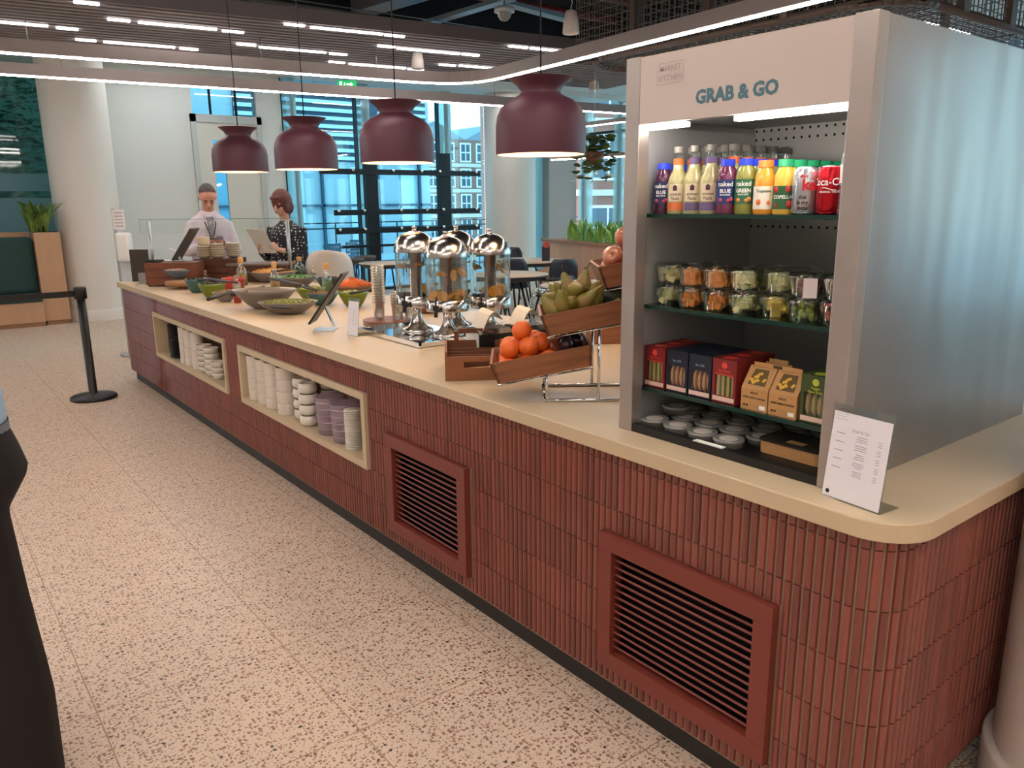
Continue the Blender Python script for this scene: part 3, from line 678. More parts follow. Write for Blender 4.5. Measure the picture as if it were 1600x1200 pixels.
# front row is set by eye: small bottles that stand in front of others step forward
for pr, y, lab, grp, deep in ROWS:
    x = 1.828
    if pr is nk: x, y = 1.818, 1.375
    if pr is lo and y < 1.4: x, y = 1.875, 1.400
    placeitem(pr, (x, y, SHZ[0]), lab, 'drinks in the front row of the top shelf', (.50 + random.uniform(-.1, .1)) if pr not in (dc, cc) else .36)
    for k in range(1, deep):
        placeitem(pr, (x + .060 * k + (.0 if pr is not lo else .002), y, SHZ[0]), {'l': 'lemonade bottle with silver cap', 's': 'smoothie bottle with blue cap', 'j': 'apple juice bottle with green cap', 'd': 'silver can' if pr is dc else 'red can'}[pr.name[0]] + ', ' + ORD[k] .replace('lowest', 'first') + ' in its row, ' + (grp[grp.find('behind'):] if 'behind' in grp else 'at the left end of the shelf'), grp)

# fruit pots ----------------------------------------------------------
POT = glass('pot_plastic', '#f0f4f2', .10, .05)
def pot(col, seed, label, r=.048, shape='chunk'):
    p = proto('fruit_pot', label, 'fruit pot'); rnd = random.Random(seed)
    MB().lathe([(r * .72, .001), (r * .75, .004), (r * .98, .05), (r * 1.04, .052)], 24).build('cup', POT, p)
    MB().lathe([(r * 1.06, .050), (r * 1.06, .055), (r * .98, .056), (r * .93, .0625), (0, .0635)], 24).build('lid', POT, p)
    m = MB()
    for k in range(18):
        a = rnd.uniform(0, 2 * PI); q = rnd.uniform(0, 1) ** .5 * r * .58; z = rnd.uniform(.012, .044)
        M = T(q * math.cos(a), q * math.sin(a), z) @ RZ(rnd.uniform(0, 6)) @ RX(rnd.uniform(0, 6)); s_ = rnd.uniform(.011, .015)
        if shape == 'chunk': m.box(-s_, s_, -s_ * .8, s_ * .8, -s_ * .7, s_ * .7, M=M, bev=.004)
        else: m.sphere((0, 0, 0), s_ * .85, 10, 7, (1, 1, 1.15), M=M)
    m.build('cut_fruit', mat('fruit_' + col, col, .35, noise=.1, nscale=60), p); return p
fp = {k: pot(c, i, '', shape=s_) for i, (k, c, s_) in enumerate((('honeydew', '#c9c48e', 'chunk'), ('cantaloupe', '#e08a3c', 'chunk'), ('melon', '#d8d3a0', 'chunk'), ('pineapple', '#dcb955', 'chunk'), ('green grape', '#9aa350', 'ball'), ('red grape', '#5a2330', 'ball'), ('watermelon', '#c63a3c', 'chunk')))}
PC = [(1018, 'honeydew', 'honeydew'), (1052, 'cantaloupe', 'cantaloupe'), (1095, 'cantaloupe', 'cantaloupe'), (1141, 'honeydew', 'melon'), (1185, 'pineapple', 'melon'), (1236, 'green grape', 'red grape'), (1284, 'watermelon', 'red grape')]
ords = ['first', 'second', 'third', 'fourth', 'fifth', 'sixth', 'seventh']
for i, (px, lo_, up_) in enumerate(PC):
    y = 1.602 - i * .0935; x = 1.85 + (.012 if i in (0, 4) else 0)
    placeitem(fp[lo_], (x, y, SHZ[1]), 'clear pot of %s, lower in the %s front stack of the middle shelf' % (lo_, ords[i]), 'fruit pots on the middle shelf')
    u = placeitem(fp[up_], (x + (.02 if i == 4 else .004), y, SHZ[1] + .064), 'clear pot of %s, upper in the %s front stack of the middle shelf' % (up_, ords[i]), 'fruit pots on the middle shelf', .7)
    for k in (1, 2):
        placeitem(fp[up_], (x + .105 * k, y, SHZ[1]), 'clear fruit pot in the %s row, on the shelf behind the %s front stack' % (('', 'second', 'third')[k], ords[i]), 'fruit pots behind the %s stack' % ords[i])
        if k < 2 and i in (1, 3, 4): placeitem(fp['green grape' if i > 2 else up_], (x + .105 * k, y, SHZ[1] + .064), 'clear fruit pot stacked on top, just behind the %s front stack' % ords[i], '')
    if i == 5:
        t = MB().box(-.0525, -.0515, -.017, .017, .0, .05); t.build('price_sticker', mat('sticker', '#e9dede', .6), u)

# sandwiches ----------------------------------------------------------
BREAD = mat('bread', '#c9ab72', .8, noise=.15, nscale=80); FILL = mat('filling_green', '#55672c', .7)
def sandwich(col, label, lines, dark=False, wrap=False, w=.082, h=.128, accent='#e04a3c'):
    p = proto('sandwich_box', label, 'sandwich box'); c = mat('card_' + col, col, .5); d = .056
    f = MB(); wz0, wz1 = .022, h * .64
    f.box(0, d, -w / 2, w / 2, 0, .002).box(0, d, -w / 2, -w / 2 + .001, 0, h).box(0, d, w / 2 - .001, w / 2, 0, h).box(0, d, -w / 2, w / 2, h - .001, h).box(d - .001, d, -w / 2, w / 2, 0, h)
    f.box(0, .001, -w / 2, w / 2, 0, wz0).box(0, .001, -w / 2, w / 2, wz1, h).box(0, .001, -w / 2, -w / 2 + .010, wz0, wz1).box(0, .001, w / 2 - .010, w / 2, wz0, wz1)
    f.build('carton', c, p)
    MB().quad([(0.0015, -w / 2 + .01, wz0), (.0015, w / 2 - .01, wz0), (.0015, w / 2 - .01, wz1), (.0015, -w / 2 + .01, wz1)]).build('window', CLEAR, p)
    b = MB(); g = MB(); n = 4
    for k in range(n):
        yy = -w / 2 + .016 + (w - .032) * k / (n - 1)
        if wrap: b.sphere((.018, yy, .048), .012, 10, 8, (1, .8, 2.6))
        else: b.box(.008, .04, yy - .006, yy + .006, .006, wz1 + .01, bev=.003)
        if k < n - 1: yy += (w - .032) / (n - 1) / 2; g.box(.006, .04, yy - .003, yy + .003, .006, wz1 + .006, bev=.001)
    s = b.build('sandwich', BREAD if not wrap else mat('wrap_bread', '#b98f5c', .7, noise=.25, nscale=60), p); g.build('filling', FILL if not dark else mat('filling_brown', '#7a3f2a', .7), s)
    t = MB()
    if not dark:
        t.lathe([(0, 0), (.0095, 0)], 18, faceX(-.0006, 0, h * .86)); t.lathe([(0, 0), (.02, 0)], 18, T(d * .5, 0, h + .0006))
    for k, s_ in enumerate(lines): text_bm(t, s_, .0095 if not dark else .0085, faceX(-.0008, 0, h * (.74 if not dark else .84) - .0105 * k), bold=.0002)
    t.build('print', mat('print_' + accent, accent, .5), p)
    q = MB().box(-.0008, -.0003, -w / 2 + .004, w / 2 - .004, .006, .019); q.build('price_label', mat('label_pink', '#e6c4b4', .6), p)
    return p
redbox = sandwich('#7e201f', '', ['Ham Stack', '& Cheddar Egg'])
darkbox = sandwich('#161c2c', '', ['', 'No. 1275'], dark=True, wrap=True, accent='#7fa6c4')
grbox = sandwich('#3c4a24', '', ['Veggie', 'New York'], wrap=True, accent='#b5c03c')
def kraft():
    p = proto('kraft_carton', '', 'carton'); w = .084; c = mat('kraft', '#b98a55', .7, noise=.06, nscale=90)
    prof = [(0, 0), (.062, 0), (.062, .108), (.040, .118), (0, .060)]      # x,z side outline with a sloping face
    m = MB(); m.sm = False
    A = [m.bm.verts.new((x, -w / 2, z)) for x, z in prof]; B = [m.bm.verts.new((x, w / 2, z)) for x, z in prof]
    m._f(A); m._f(B[::-1])
    for i in range(5):
        j = (i + 1) % 5; m._f([A[i], B[i], B[j], A[j]]); 
    m.build('carton', c, p)
    W = MB(); pts = [(.007, .0705), (.034, .1095)]
    W.quad([(pts[0][0] - .001, -.028, pts[0][1]), (pts[0][0] - .001, .028, pts[0][1]), (pts[1][0] - .001, .022, pts[1][1] + .001), (pts[1][0] - .001, -.022, pts[1][1] + .001)]); w_ = W.build('window', mat('window_dark', '#6b5a3c', .15, coat=1), p)
    m = MB(); rnd = random.Random(3)
    for k in range(9):
        t_ = rnd.uniform(.15, .85); m.box(-.006, .006, -.004, .004, -.001, .001, M=T(.006 + .027 * t_, rnd.uniform(-.02, .02), .0705 + .039 * t_) @ RY(-.9) @ RZ(rnd.uniform(0, 3)), bev=0)
    m.build('crisps', mat('crisp_yellow', '#d9a632', .5), w_)
    t = MB(); text_bm(t, 'MADE', .0085, faceX(-.0008, 0, .049), bold=.0002); text_bm(t, 'SWEET & SPICY CHICKEN', .0062, faceX(-.0008, 0, .035), bold=.0003)
    for y in (.030, .021): t.lathe([(0, 0), (.0035, 0)], 12, faceX(-.0008, y, .013))
    t.build('print', mat('ink_black', '#231a14', .6), p); MB().box(-.0008, -.0003, -.036, -.018, .006, .017).build('price_label', INKW, p)
    MB().box(.036, .038, -.03, .03, .117, .129).build('top_flap', c, p)
    return p
kb = kraft()
SX = 1.80
for i, (px, pr, lab, deep) in enumerate(((1013, redbox, 'dark red sandwich box at the left end of the sandwich shelf', 3), (1044, darkbox, 'black sandwich box with a wrap in its window, beside the left red box', 3), (1079, darkbox, 'black sandwich box with a wrap, beside the bright red box', 3),
                                (1117, redbox, 'bright red sandwich box with egg sandwich in its window, front of its row', 3), (1182, kb, 'brown kraft carton with yellow crisps in its window, left of the two at the front', 2), (1232, kb, 'brown kraft carton with yellow crisps in its window, right of the two at the front', 1), (1276, grbox, 'dark green wrap box at the right end of the sandwich shelf', 2))):
    y = [1.598, 1.510, 1.424, 1.338, 1.236, 1.148, 1.056][i]
    nm = {'r': 'red sandwich box', 'd': 'black sandwich box', 'g': 'dark green wrap box', 'k': 'brown kraft carton'}
    key = 'r' if pr is redbox else 'd' if pr is darkbox else 'g' if pr is grbox else 'k'
    for k in range(deep):
        if k == 0: placeitem(pr, (SX, y, SHZ[2]), lab, 'boxed sandwiches on the third shelf')
        else: placeitem(pr, (SX + (.062 if key != 'k' else .07) * k, y, SHZ[2]), '%s, %s in the row behind the %s' % (nm[key], ('', 'second', 'third')[k], ['leftmost red box', 'left black box', 'right black box', 'bright red box', 'left kraft carton', '', 'dark green one'][i]), 'boxes behind the %s' % (lab[:30].strip()))

# bottom pots -----------------------------------------------------------
ZL = TZ1 + .008
lp_ = proto('deli_pot', '', 'deli pot')
MB().lathe([(0, .001), (.038, .001), (.043, .021)], 22).build('cup', glass('pot_dark', '#c9c5bc', .14, .08, .35), lp_); MB().lathe([(.044, .019), (.0445, .024), (.04, .026), (.038, .0235), (0, .0235)], 22).build('lid', glass('lid_clear', '#dcdcd6', .16, .12, .45), lp_)
MB().cyl((0, 0, .0236), .027, .0004).build('lid_label', mat('pot_label', '#cfc6bc', .6), lp_)
k = 0
for r_ in range(5):
    for c_ in range(6):
        x = 1.805 + r_ * .092; y = 1.595 - c_ * .0935 - (.045 if r_ % 2 else 0)
        if y < 1.0 or (r_ == 0 and c_ > 3) or (r_ == 1 and c_ > 3): continue
        k += 1; front = r_ == 0
        placeitem(lp_, (x, y, ZL), ('lidded deli pot on the cabinet floor, %s from the left in the front row' % ords[c_]) if front else 'lidded deli pot on the cabinet floor, %s row back, %s from the left' % (ords[r_], ords[c_]), 'deli pots on the cabinet floor, %s' % ('front row' if front else 'back rows'), random.uniform(0, 6))
for j, (c_) in enumerate((0, 1)): placeitem(lp_, (1.90, 1.59 - c_ * .095 if c_ == 0 else 1.555, ZL + .0265), 'lidded deli pot stacked on top of the others at the left of the cabinet floor' if c_ == 0 else '', '') if c_ == 0 else None
tp = empty('salad_tray', (1.89, 1.14, ZL), 'kraft and black salad tray with a paper label, at the right of the cabinet floor', 'food tray')
MB().prism(rrect(-.06, .06, -.095, .095, .02, 5), .001, .036).build('tray_body', mat('kraft', ''), tp)
MB().prism(rrect(-.064, .064, -.099, .099, .022, 5), .036, .040).build('tray_lid', glass('tray_lid', '#8a8074', .14, .08, .3), tp)
MB().box(-.04, -.015, -.03, .02, .0402, .041).build('paper_label', mat('label_tan', '#c79a66', .6), tp)
tag(MB().box(-.01, .01, -.05, .05, 0, .002).box(-.012, .006, -.047, .046, .002, .0035).build('card_stack', INKW, M=T(1.737, 1.33, TZ1 + .024)), 'white price cards lying on the front ledge of the cabinet floor', 'card')

# menu in acrylic holder --------------------------------------------------
def menu_holder(loc, rz, wdt, hgt, lab, lean, name='menu_stand', heading='Grab & Go'):
    e = empty(name, loc, lab, 'menu stand', None, rz)
    M = RY(lean)   # faces local -X, leaning back to +X
    MB().box(-.0015, .0015, -wdt / 2, wdt / 2, 0, hgt, M=M).build('acrylic_panel', CLEAR, e)
    MB().box(0, .075, -wdt / 2, wdt / 2, 0, .002).build('acrylic_foot', CLEAR, e)
    pm = MB().box(-.0022, -.0016, -wdt / 2 + .003, wdt / 2 - .003, .004, hgt - .018, M=M).build('menu_sheet', mat('paper', '#dedbe0', .6), e)
    t = MB(); FMx = M @ faceX(-.0026, 0, 0)
    s = wdt / .148
    if heading: text_bm(t, heading, .0095 * s, FMx @ T(0, hgt * .755, 0), bold=.0001)
    rnd = random.Random(5)
    for k in range(19):
        z = hgt * .70 - k * hgt * .0225
        if k % 4 == 3: continue
        l = rnd.uniform(.018, .03) * s; t.quad([FMx @ Vector(p) for p in ((-l / 2 + .006, z, 0), (l / 2 + .006, z, 0), (l / 2 + .006, z + .0016 * s, 0), (-l / 2 + .006, z + .0016 * s, 0))])
        t.quad([FMx @ Vector(p) for p in ((.045 * s, z, 0), (.054 * s, z, 0), (.054 * s, z + .0016, 0), (.045 * s, z + .0016, 0))])
        if k % 4 == 0: t.quad([FMx @ Vector(p) for p in ((-.058 * s, z, 0), (-.036 * s, z, 0), (-.036 * s, z + .002, 0), (-.058 * s, z + .002, 0))])
    t.build('menu_print', mat('ink_grey', '#9a9aa2', .6), pm)
    t = MB()
    for a, b in (((-.066, .88), (-.034, .88)), ((-.066, .94), (-.034, .94)), ((-.066, .91), (-.040, .91))): t.quad([FMx @ Vector(p) for p in ((a[0] * s, a[1] * hgt - .008, 0), (b[0] * s, b[1] * hgt - .008, 0), (b[0] * s, b[1] * hgt - .007, 0), (a[0] * s, a[1] * hgt - .007, 0))])
    t.build('menu_logo', mat('ink_teal', '#9fb4bb', .6), pm)
    MB().lathe([(0, 0), (.005 * s, 0)], 16, FMx @ T(-.058 * s, hgt * .07, 0)).build('round_badge', mat('ink_navy', '#1d2433', .6), pm)
    return e
a = at(1287, 768, TZ1); b = at(1378, 800, TZ1); c = (a + b) / 2; rz = math.atan2((b - a).y, (b - a).x) + PI / 2
menu_holder(c + Vector((-.022, -.006, 0)), rz, (b - a).length, .228, 'white printed menu sheet in a clear acrylic stand at the corner of the worktop', .12)
# ------------------------------------------------------------------ things on the worktop
ZC = TZ1
def metres(px_w, loc): return px_w * depth(loc) / F
CAMR = Vector((CAM_M[0][0], CAM_M[1][0], 0)).normalized(); CAMD = Vector((CAMR.y * -1, CAMR.x, 0))   # right and away, seen from the aisle
YAW = math.atan2(CAMR.y, CAMR.x)
def base_at(px, py, r=0, z=None):
    p = at(px, py, ZC if z is None else z); d = Vector((p.x, p.y, 0)).normalized(); return p + d * r
# fruit rack and its three crates
WOODC = mat('crate_wood', '#8a5636', .5, noise=.3, nscale=5, stretch=(1, 8, 8)); WIN = mat('crate_inside', '#5d3a26', .6)
RCK = at(852, 628, ZC)
rk = empty('fruit_rack', RCK, 'chrome wire rack holding three sloping fruit crates', 'rack', None, YAW)
TILT = math.radians(-10.5)
def rl(px, py, dd):   # rack-local point whose depth behind the rack's near side is dd
    n = CAMD; o = RCK; d = ray(px, py); t = ((o - Vector((0, 0, EYE))).dot(n) + dd) / d.dot(n); P = Vector((0, 0, EYE)) + d * t - o
    return Vector((P.dot(CAMR), dd, P.z))
cr1 = rl(778, 601, -.02); cr2 = rl(856, 527, -.02); cr3 = rl(946, 452, -.02)
cw = MB(); rr = .0055
L = .34; Dp = .24
cw.tube([(0, 0, rr), (L, 0, rr)], rr); cw.tube([(0, Dp, rr), (L, Dp, rr)], rr); cw.tube([(0, 0, rr), (0, Dp, rr)], rr); cw.tube([(L, 0, rr), (L, Dp, rr)], rr)
for yy in (0, Dp):
    cw.tube([(.005, yy, rr), (.005, yy, .115)], rr)
    cw.tube([(.19, yy, rr), (.19, yy, .26)], rr); cw.tube([(L, yy, rr), (L, yy, .43)], rr)
cw.build('wire_frame', CHROME, rk)
sh = MB()
for cpt, ln in ((cr1, .335), (cr2, .34), (cr3, .30)):
    for yy in (0, Dp): sh.tube([(cpt.x + .0, yy, cpt.z - .008), (cpt.x + ln, yy, cpt.z - .008 + math.tan(-TILT) * ln)], .004)
    for q in (.1, .8): sh.tube([(cpt.x + ln * q, 0, cpt.z - .009 + math.tan(-TILT) * ln * q), (cpt.x + ln * q, Dp, cpt.z - .009 + math.tan(-TILT) * ln * q)], .004)
sh.build('crate_rest', CHROME, rk)
RW = T(*RCK) @ RZ(YAW)
def crate(cpt, ln, label, hh=.078):
    M = RW @ T(cpt.x, -.02, cpt.z + .002) @ RY(TILT); e = empty('fruit_crate', (0, 0, 0), label, 'crate'); e.matrix_world = M; wd = .28; fl = .014; t = .009
    def wall(mb, A, B, C, D_, n):   # slab between quad and quad shifted by n
        mb.sm = False; P = [Vector(p) for p in (A, B, C, D_)]; Q = [p + Vector(n) for p in P]; a = [mb.bm.verts.new(p) for p in P]; b = [mb.bm.verts.new(p) for p in Q]
        mb._f(a[::-1]); mb._f(b)
        for i in range(4): j = (i + 1) % 4; mb._f([a[i], a[j], b[j], b[i]])
    m = MB(); wall(m, (0, 0, 0), (ln, 0, 0), (ln + fl, -fl, hh), (-fl, -fl, hh), (0, t, 0)); wall(m, (0, wd, 0), (ln, wd, 0), (ln + fl, wd + fl, hh), (-fl, wd + fl, hh), (0, -t, 0)); m.build('side_board', WOODC, e)
    m = MB(); wall(m, (0, 0, 0), (0, wd, 0), (-fl, wd + fl, hh), (-fl, -fl, hh), (t, 0, 0)); wall(m, (ln, 0, 0), (ln, wd, 0), (ln + fl, wd + fl, hh), (ln + fl, -fl, hh), (-t, 0, 0)); m.build('end_board', WOODC, e)
    MB().box(t, ln - t, t, wd - t, 0, .007).build('bottom_board', WIN, e); return M, wd, ln
def fruit_mesh(kind):
    if kind == 'orange':
        p = proto('orange', '', 'orange'); r = .037
        b = MB(); b.sphere((0, 0, r), r, 22, 14, (1, 1, .93)); b.build('peel', mat('orange_peel', '#e0641c', .42, bump=.25, bscale=260, noise=.06, nscale=30), p)
        MB().lathe([(0, .002), (.003, .0015), (.004, 0)], 8, T(0, 0, r * 1.93 - .0006)).build('stem_button', mat('orange_stem', '#6c7a3a', .7), p); return p, r
    if kind == 'apple':
        p = proto('apple', '', 'apple'); r = .038; pr = []
        for k in range(15):
            a = -PI / 2 + PI * k / 14; rr_ = r * (math.cos(a)) * (1 + .06 * math.sin(a)); z = r + r * .92 * math.sin(a) - (.010 * max(0, 1 - rr_ / (r * .45)) if a > 0 else -.005 * max(0, 1 - rr_ / (r * .4))); pr.append((max(rr_, 0), z))
        pr[0] = (0, pr[0][1]); pr[-1] = (0, pr[-1][1])
        MB().lathe(pr, 24).build('peel', mat('apple_peel', '#a02f36', .3, col2='#c98a5c', nscale=14, stretch=(1, 1, .3), coat=.3), p)
        MB().tube([(0, 0, r * 1.72), (.002, 0, r * 1.95), (.006, 0, r * 2.1)], .0013, 5).build('stalk', mat('stalk', '#4b3524', .8), p); return p, r
    if kind == 'pear':
        p = proto('pear', '', 'pear'); pr = [(0, .002), (.012, .000), (.024, .008), (.031, .022), (.032, .034), (.027, .050), (.019, .066), (.0135, .080), (.010, .090), (.004, .095), (0, .095)]
        MB().lathe(pr, 22).build('peel', mat('pear_peel', '#767a30', .5, col2='#86652f', nscale=26), p)
        MB().tube([(0, 0, .093), (.002, 0, .106), (.008, .002, .122)], [.0016, .0013, .0022], 5).build('stalk', mat('stalk', ''), p); return p, .032
    if kind == 'plum':
        p = proto('plum', '', 'plum'); r = .026
        MB().sphere((0, 0, r), r, 16, 10, (1, 1, 1.05)).build('peel', mat('plum_peel', '#3a1f26', .3, noise=.3, nscale=20), p); MB().tube([(0, 0, 2 * r), (.003, 0, 2 * r + .009)], .001, 5).build('stalk', mat('stalk', ''), p); return p, r
o_, orr = fruit_mesh('orange'); a_, arr = fruit_mesh('apple'); p_, prr = fruit_mesh('pear'); pl_, plr = fruit_mesh('plum')
Mc, wd, ln = crate(cr1, .335, 'wooden crate of oranges, lowest of the three on the chrome rack')
rnd = random.Random(11)
def put(pr, M, x, y, z, label, group, rx=0, ry=0, rz=0, c=0):
    o = placeitem(pr, (0, 0, 0), label, group)
    o.matrix_world = M @ T(x, y, z) @ T(0, 0, c) @ RZ(rz) @ RX(rx) @ RY(ry) @ T(0, 0, -c); return o
def fill(pr, M, pts, r, lab, grp, c):
    for i, (x, y, z) in enumerate(pts):
        put(pr, M, x, y, z, lab if i < 1 or True else lab, grp, rnd.uniform(-1, 1), rnd.uniform(-1, 1), rnd.uniform(0, 6), c)
OG = 'oranges in the lowest crate'
opts = []; RW3 = ('front row', 'middle row', 'rear row')
for i in range(3):
    for j in range(3): opts.append((.042 + i * .075 + (.002 if j % 2 else 0), .046 + j * .078, .007))
top_o = [(.062, .062, .066), (.132, .05, .066), (.10, .13, .066), (.175, .10, .066), (.06, .17, .06), (.155, .175, .066), (.118, .088, .121)]
for qi, (x, y, z) in enumerate(opts): put(o_, Mc, x, y, z, 'orange in the bottom layer of the lowest crate, %s from the left, %s' % (ords[qi // 3], RW3[qi % 3]), OG + ', bottom layer', rnd.uniform(-1, 1), rnd.uniform(-1, 1), rnd.uniform(0, 6), orr * .93)
for (x, y, z), lb in zip(top_o, ('front left orange of the pile, by the crate corner', 'orange of the pile at the front, right of the corner one', 'orange in the middle of the pile, under the topmost', 'orange at the right of the pile, beside the plums', 'orange at the back left of the pile', 'orange at the back right of the pile', 'topmost orange of the pile in the lowest crate')):
    put(o_, Mc, x, y, z, lb, OG + ', upper layer', rnd.uniform(-.6, .6), rnd.uniform(-.6, .6), rnd.uniform(0, 6), orr * .93)
for i in range(2):
    for j in range(5): put(pl_, Mc, .262 + i * .045, .034 + j * .052, .007, 'dark plum in the lowest crate, under the middle crate, bottom layer', 'plums in the lowest crate, bottom layer', rz=rnd.uniform(0, 6))
for j in range(4): put(pl_, Mc, .262 + (j % 2) * .04, .055 + j * .05, .055, 'dark plum on top of the others in the lowest crate', 'plums in the lowest crate, upper layer', rz=rnd.uniform(0, 6))
Mc, wd, ln = crate(cr2, .34, 'wooden crate of pears, middle one of the three on the chrome rack')
for i in range(4):
    for j in range(3): put(p_, Mc, .05 + i * .062, .05 + j * .082, .012, 'green pear in the bottom layer of the middle crate, %s from the left, %s' % (ords[i], RW3[j]), 'pears in the middle crate, bottom layer', rnd.choice((1.2, -1.2, 1.0)), rnd.uniform(-.4, .4), rnd.uniform(0, 6), .034)
PT = [(.035, .045, .050, .2, -.5), (.07, .035, .060, .3, .2), (.105, .05, .055, 1.2, 0), (.085, .10, .085, .5, -.3), (.13, .085, .095, 1.35, .2), (.15, .04, .055, .4, .9), (.19, .06, .06, -.5, .8), (.05, .13, .07, .1, -1.1), (.11, .15, .10, -.2, -.2), (.16, .13, .10, -.3, .4), (.20, .12, .075, .2, .9), (.075, .19, .07, .0, -.6), (.15, .19, .08, -.4, .2), (.215, .19, .06, .5, .5)]
lb = ['at the left front corner of the pear pile', 'standing at the front of the pear pile', 'with its blossom end forward, low at the front of the pile', 'leaning in the middle of the pear pile, long stalk up', 'with its round end to the aisle, near the top of the pile', 'leaning right at the front of the pear pile', 'leaning right over the crate front edge, beside the dark avocados', 'lying towards the left behind the front pears', 'standing at the back top of the pear pile', 'at the top right of the pear pile', 'at the right of the pear pile', 'at the far left back of the pear pile', 'at the far back of the pear pile', 'at the far right back of the pear pile']
for (x, y, z, rx, ry), l_ in zip(PT, lb): put(p_, Mc, x, y, z, ('green pear ' if len(l_.split()) > 12 else 'green and russet pear ') + l_, 'pears in the middle crate, upper layer', rx, ry, rnd.uniform(-.6, .6), .034)
av = proto('avocado', '', 'avocado'); MB().lathe([(0, 0), (.018, .003), (.029, .018), (.030, .035), (.024, .058), (.014, .076), (0, .083)], 20).build('skin', mat('avocado_skin', '#232a1c', .45, bump=.4, bscale=180), av); MB().cyl((0, 0, .082), .003, .003).build('stem_end', mat('stalk', ''), av)
for i, (x, y, z) in enumerate([(.29, .05, .035), (.30, .12, .035), (.29, .19, .04), (.25, .05, .05), (.262, .10, .075)]): put(av, Mc, x, y, z, 'dark avocado at the right of the middle crate, %s' % ('nearest the front, low', 'behind the front one', 'at the back', 'beside the pears', 'on top')[i], 'avocados in the middle crate', 1.3, .2 * i, i * 1.3, .04)
Mc, wd, ln = crate(cr3, .30, 'wooden crate of apples, topmost of the three on the chrome rack')
for i in range(3):
    for j in range(3): put(a_, Mc, .045 + i * .08, .047 + j * .08, .008, 'red and yellow apple in the lower layer, %s from the left, %s' % (ords[i], RW3[j]), 'apples in the top crate, lower layer', rnd.uniform(-.7, .7), rnd.uniform(-.7, .7), rnd.uniform(0, 6), arr)
for (x, y, z), l_ in zip([(.05, .05, .055), (.10, .085, .055), (.06, .14, .055), (.15, .05, .06), (.17, .13, .06), (.105, .075, .115)], ('at the left front corner of the top crate', 'under the topmost one in the top crate', 'at the back left of the top crate', 'at the front right of the top crate', 'at the back right of the top crate', 'sitting topmost on the apple pile')):
    put(a_, Mc, x, y, z, 'red and yellow apple ' + l_, 'apples in the top crate, upper layer', rnd.uniform(.2, 1), rnd.uniform(-.5, .5), rnd.uniform(0, 6), arr)

# cutlery box
CUT = mat('cutlery_wood', '#8a5430', .5, noise=.12, nscale=4, stretch=(1, 1, 5)); BXW = mat('cutlery_wood_dark', '#6b3f26', .55)
b0 = at(696, 596, ZC); cb = empty('cutlery_box', b0, 'wooden cutlery box with a handle slot and four compartments, beside the oranges', 'box', None, YAW + .08)
w_, d_, h_ = .25, .30, .118; t = .009
m = MB(); m.prism([(0, 0), (w_, 0), (w_, h_), (.155, h_), (.125, h_ - .012), (.09, h_ - .006), (0, h_ - .006)], 0, t, M=Matrix(((1, 0, 0, 0), (0, 0, 1, 0), (0, 1, 0, 0), (0, 0, 0, 1))))
# front board with a slot: cut as strips instead
m = MB(); m.box(0, w_, 0, t, 0, .052).box(0, .075, 0, t, .052, .078).box(.225, w_, 0, t, .052, .078).box(0, w_, 0, t, .078, .098)
m.build('front_board', CUT, cb)
m = MB(); m.box(0, t, t, d_, 0, h_).box(w_ - t, w_, t, d_, 0, h_).build('side_board', CUT, cb)
m = MB(); m.box(t, w_ - t, d_ - t, d_, 0, .115).box(.06, .19, d_ - t, d_, .145, .165).box(.04, .06, d_ - t, d_, .115, .155).box(.19, .21, d_ - t, d_, .115, .155); m.build('back_board', BXW, cb)
m = MB()
for yy in (.075, .15, .225): m.box(t, w_ - t, yy, yy + .006, .004, .092)
m.build('divider', BXW, cb); MB().box(t, w_ - t, t, d_ - t, 0, .006).build('bottom_board', BXW, cb)
WC = mat('birch', '#c99f6c', .6); k = 0
CM = T(*b0) @ RZ(YAW + .08)
fk = proto('wooden_fork', '', 'fork')
MB().prism([(0, -.004), (.11, -.003), (.125, -.011), (.155, -.011), (.155, .011), (.125, .011), (.11, .003), (0, .004)], 0, .0018).build('fork_blank', WC, fk)
for i in range(7):
    put(fk, CM, .06 + .004 * (i % 3), .03 + .006 * (i % 4), .008 + i * .0055, 'pale wooden fork lying in the front compartment of the cutlery box', 'wooden forks in the cutlery box', rz=rnd.uniform(-.06, .1), ry=-.05)
tk = proto('sauce_sachet', '', 'sachet'); MB().prism([(0, 0), (.04, 0), (.04, .026), (0, .026)], 0, .003).build('foil', mat('foil', '#c9c2a8', .25, .5, noise=.3, nscale=60), tk)
for i in range(8): put(tk, CM, .14 + .035 * rnd.random(), .16 + .03 * rnd.random(), .03 + i * .008, 'crumpled silver sachet in the cutlery box', 'sachets in the cutlery box', rz=rnd.uniform(0, 6), rx=rnd.uniform(-.6, .6), ry=rnd.uniform(-.5, .5))

SATIN = mat('polished_steel', '#c4bfba', .2, 1)
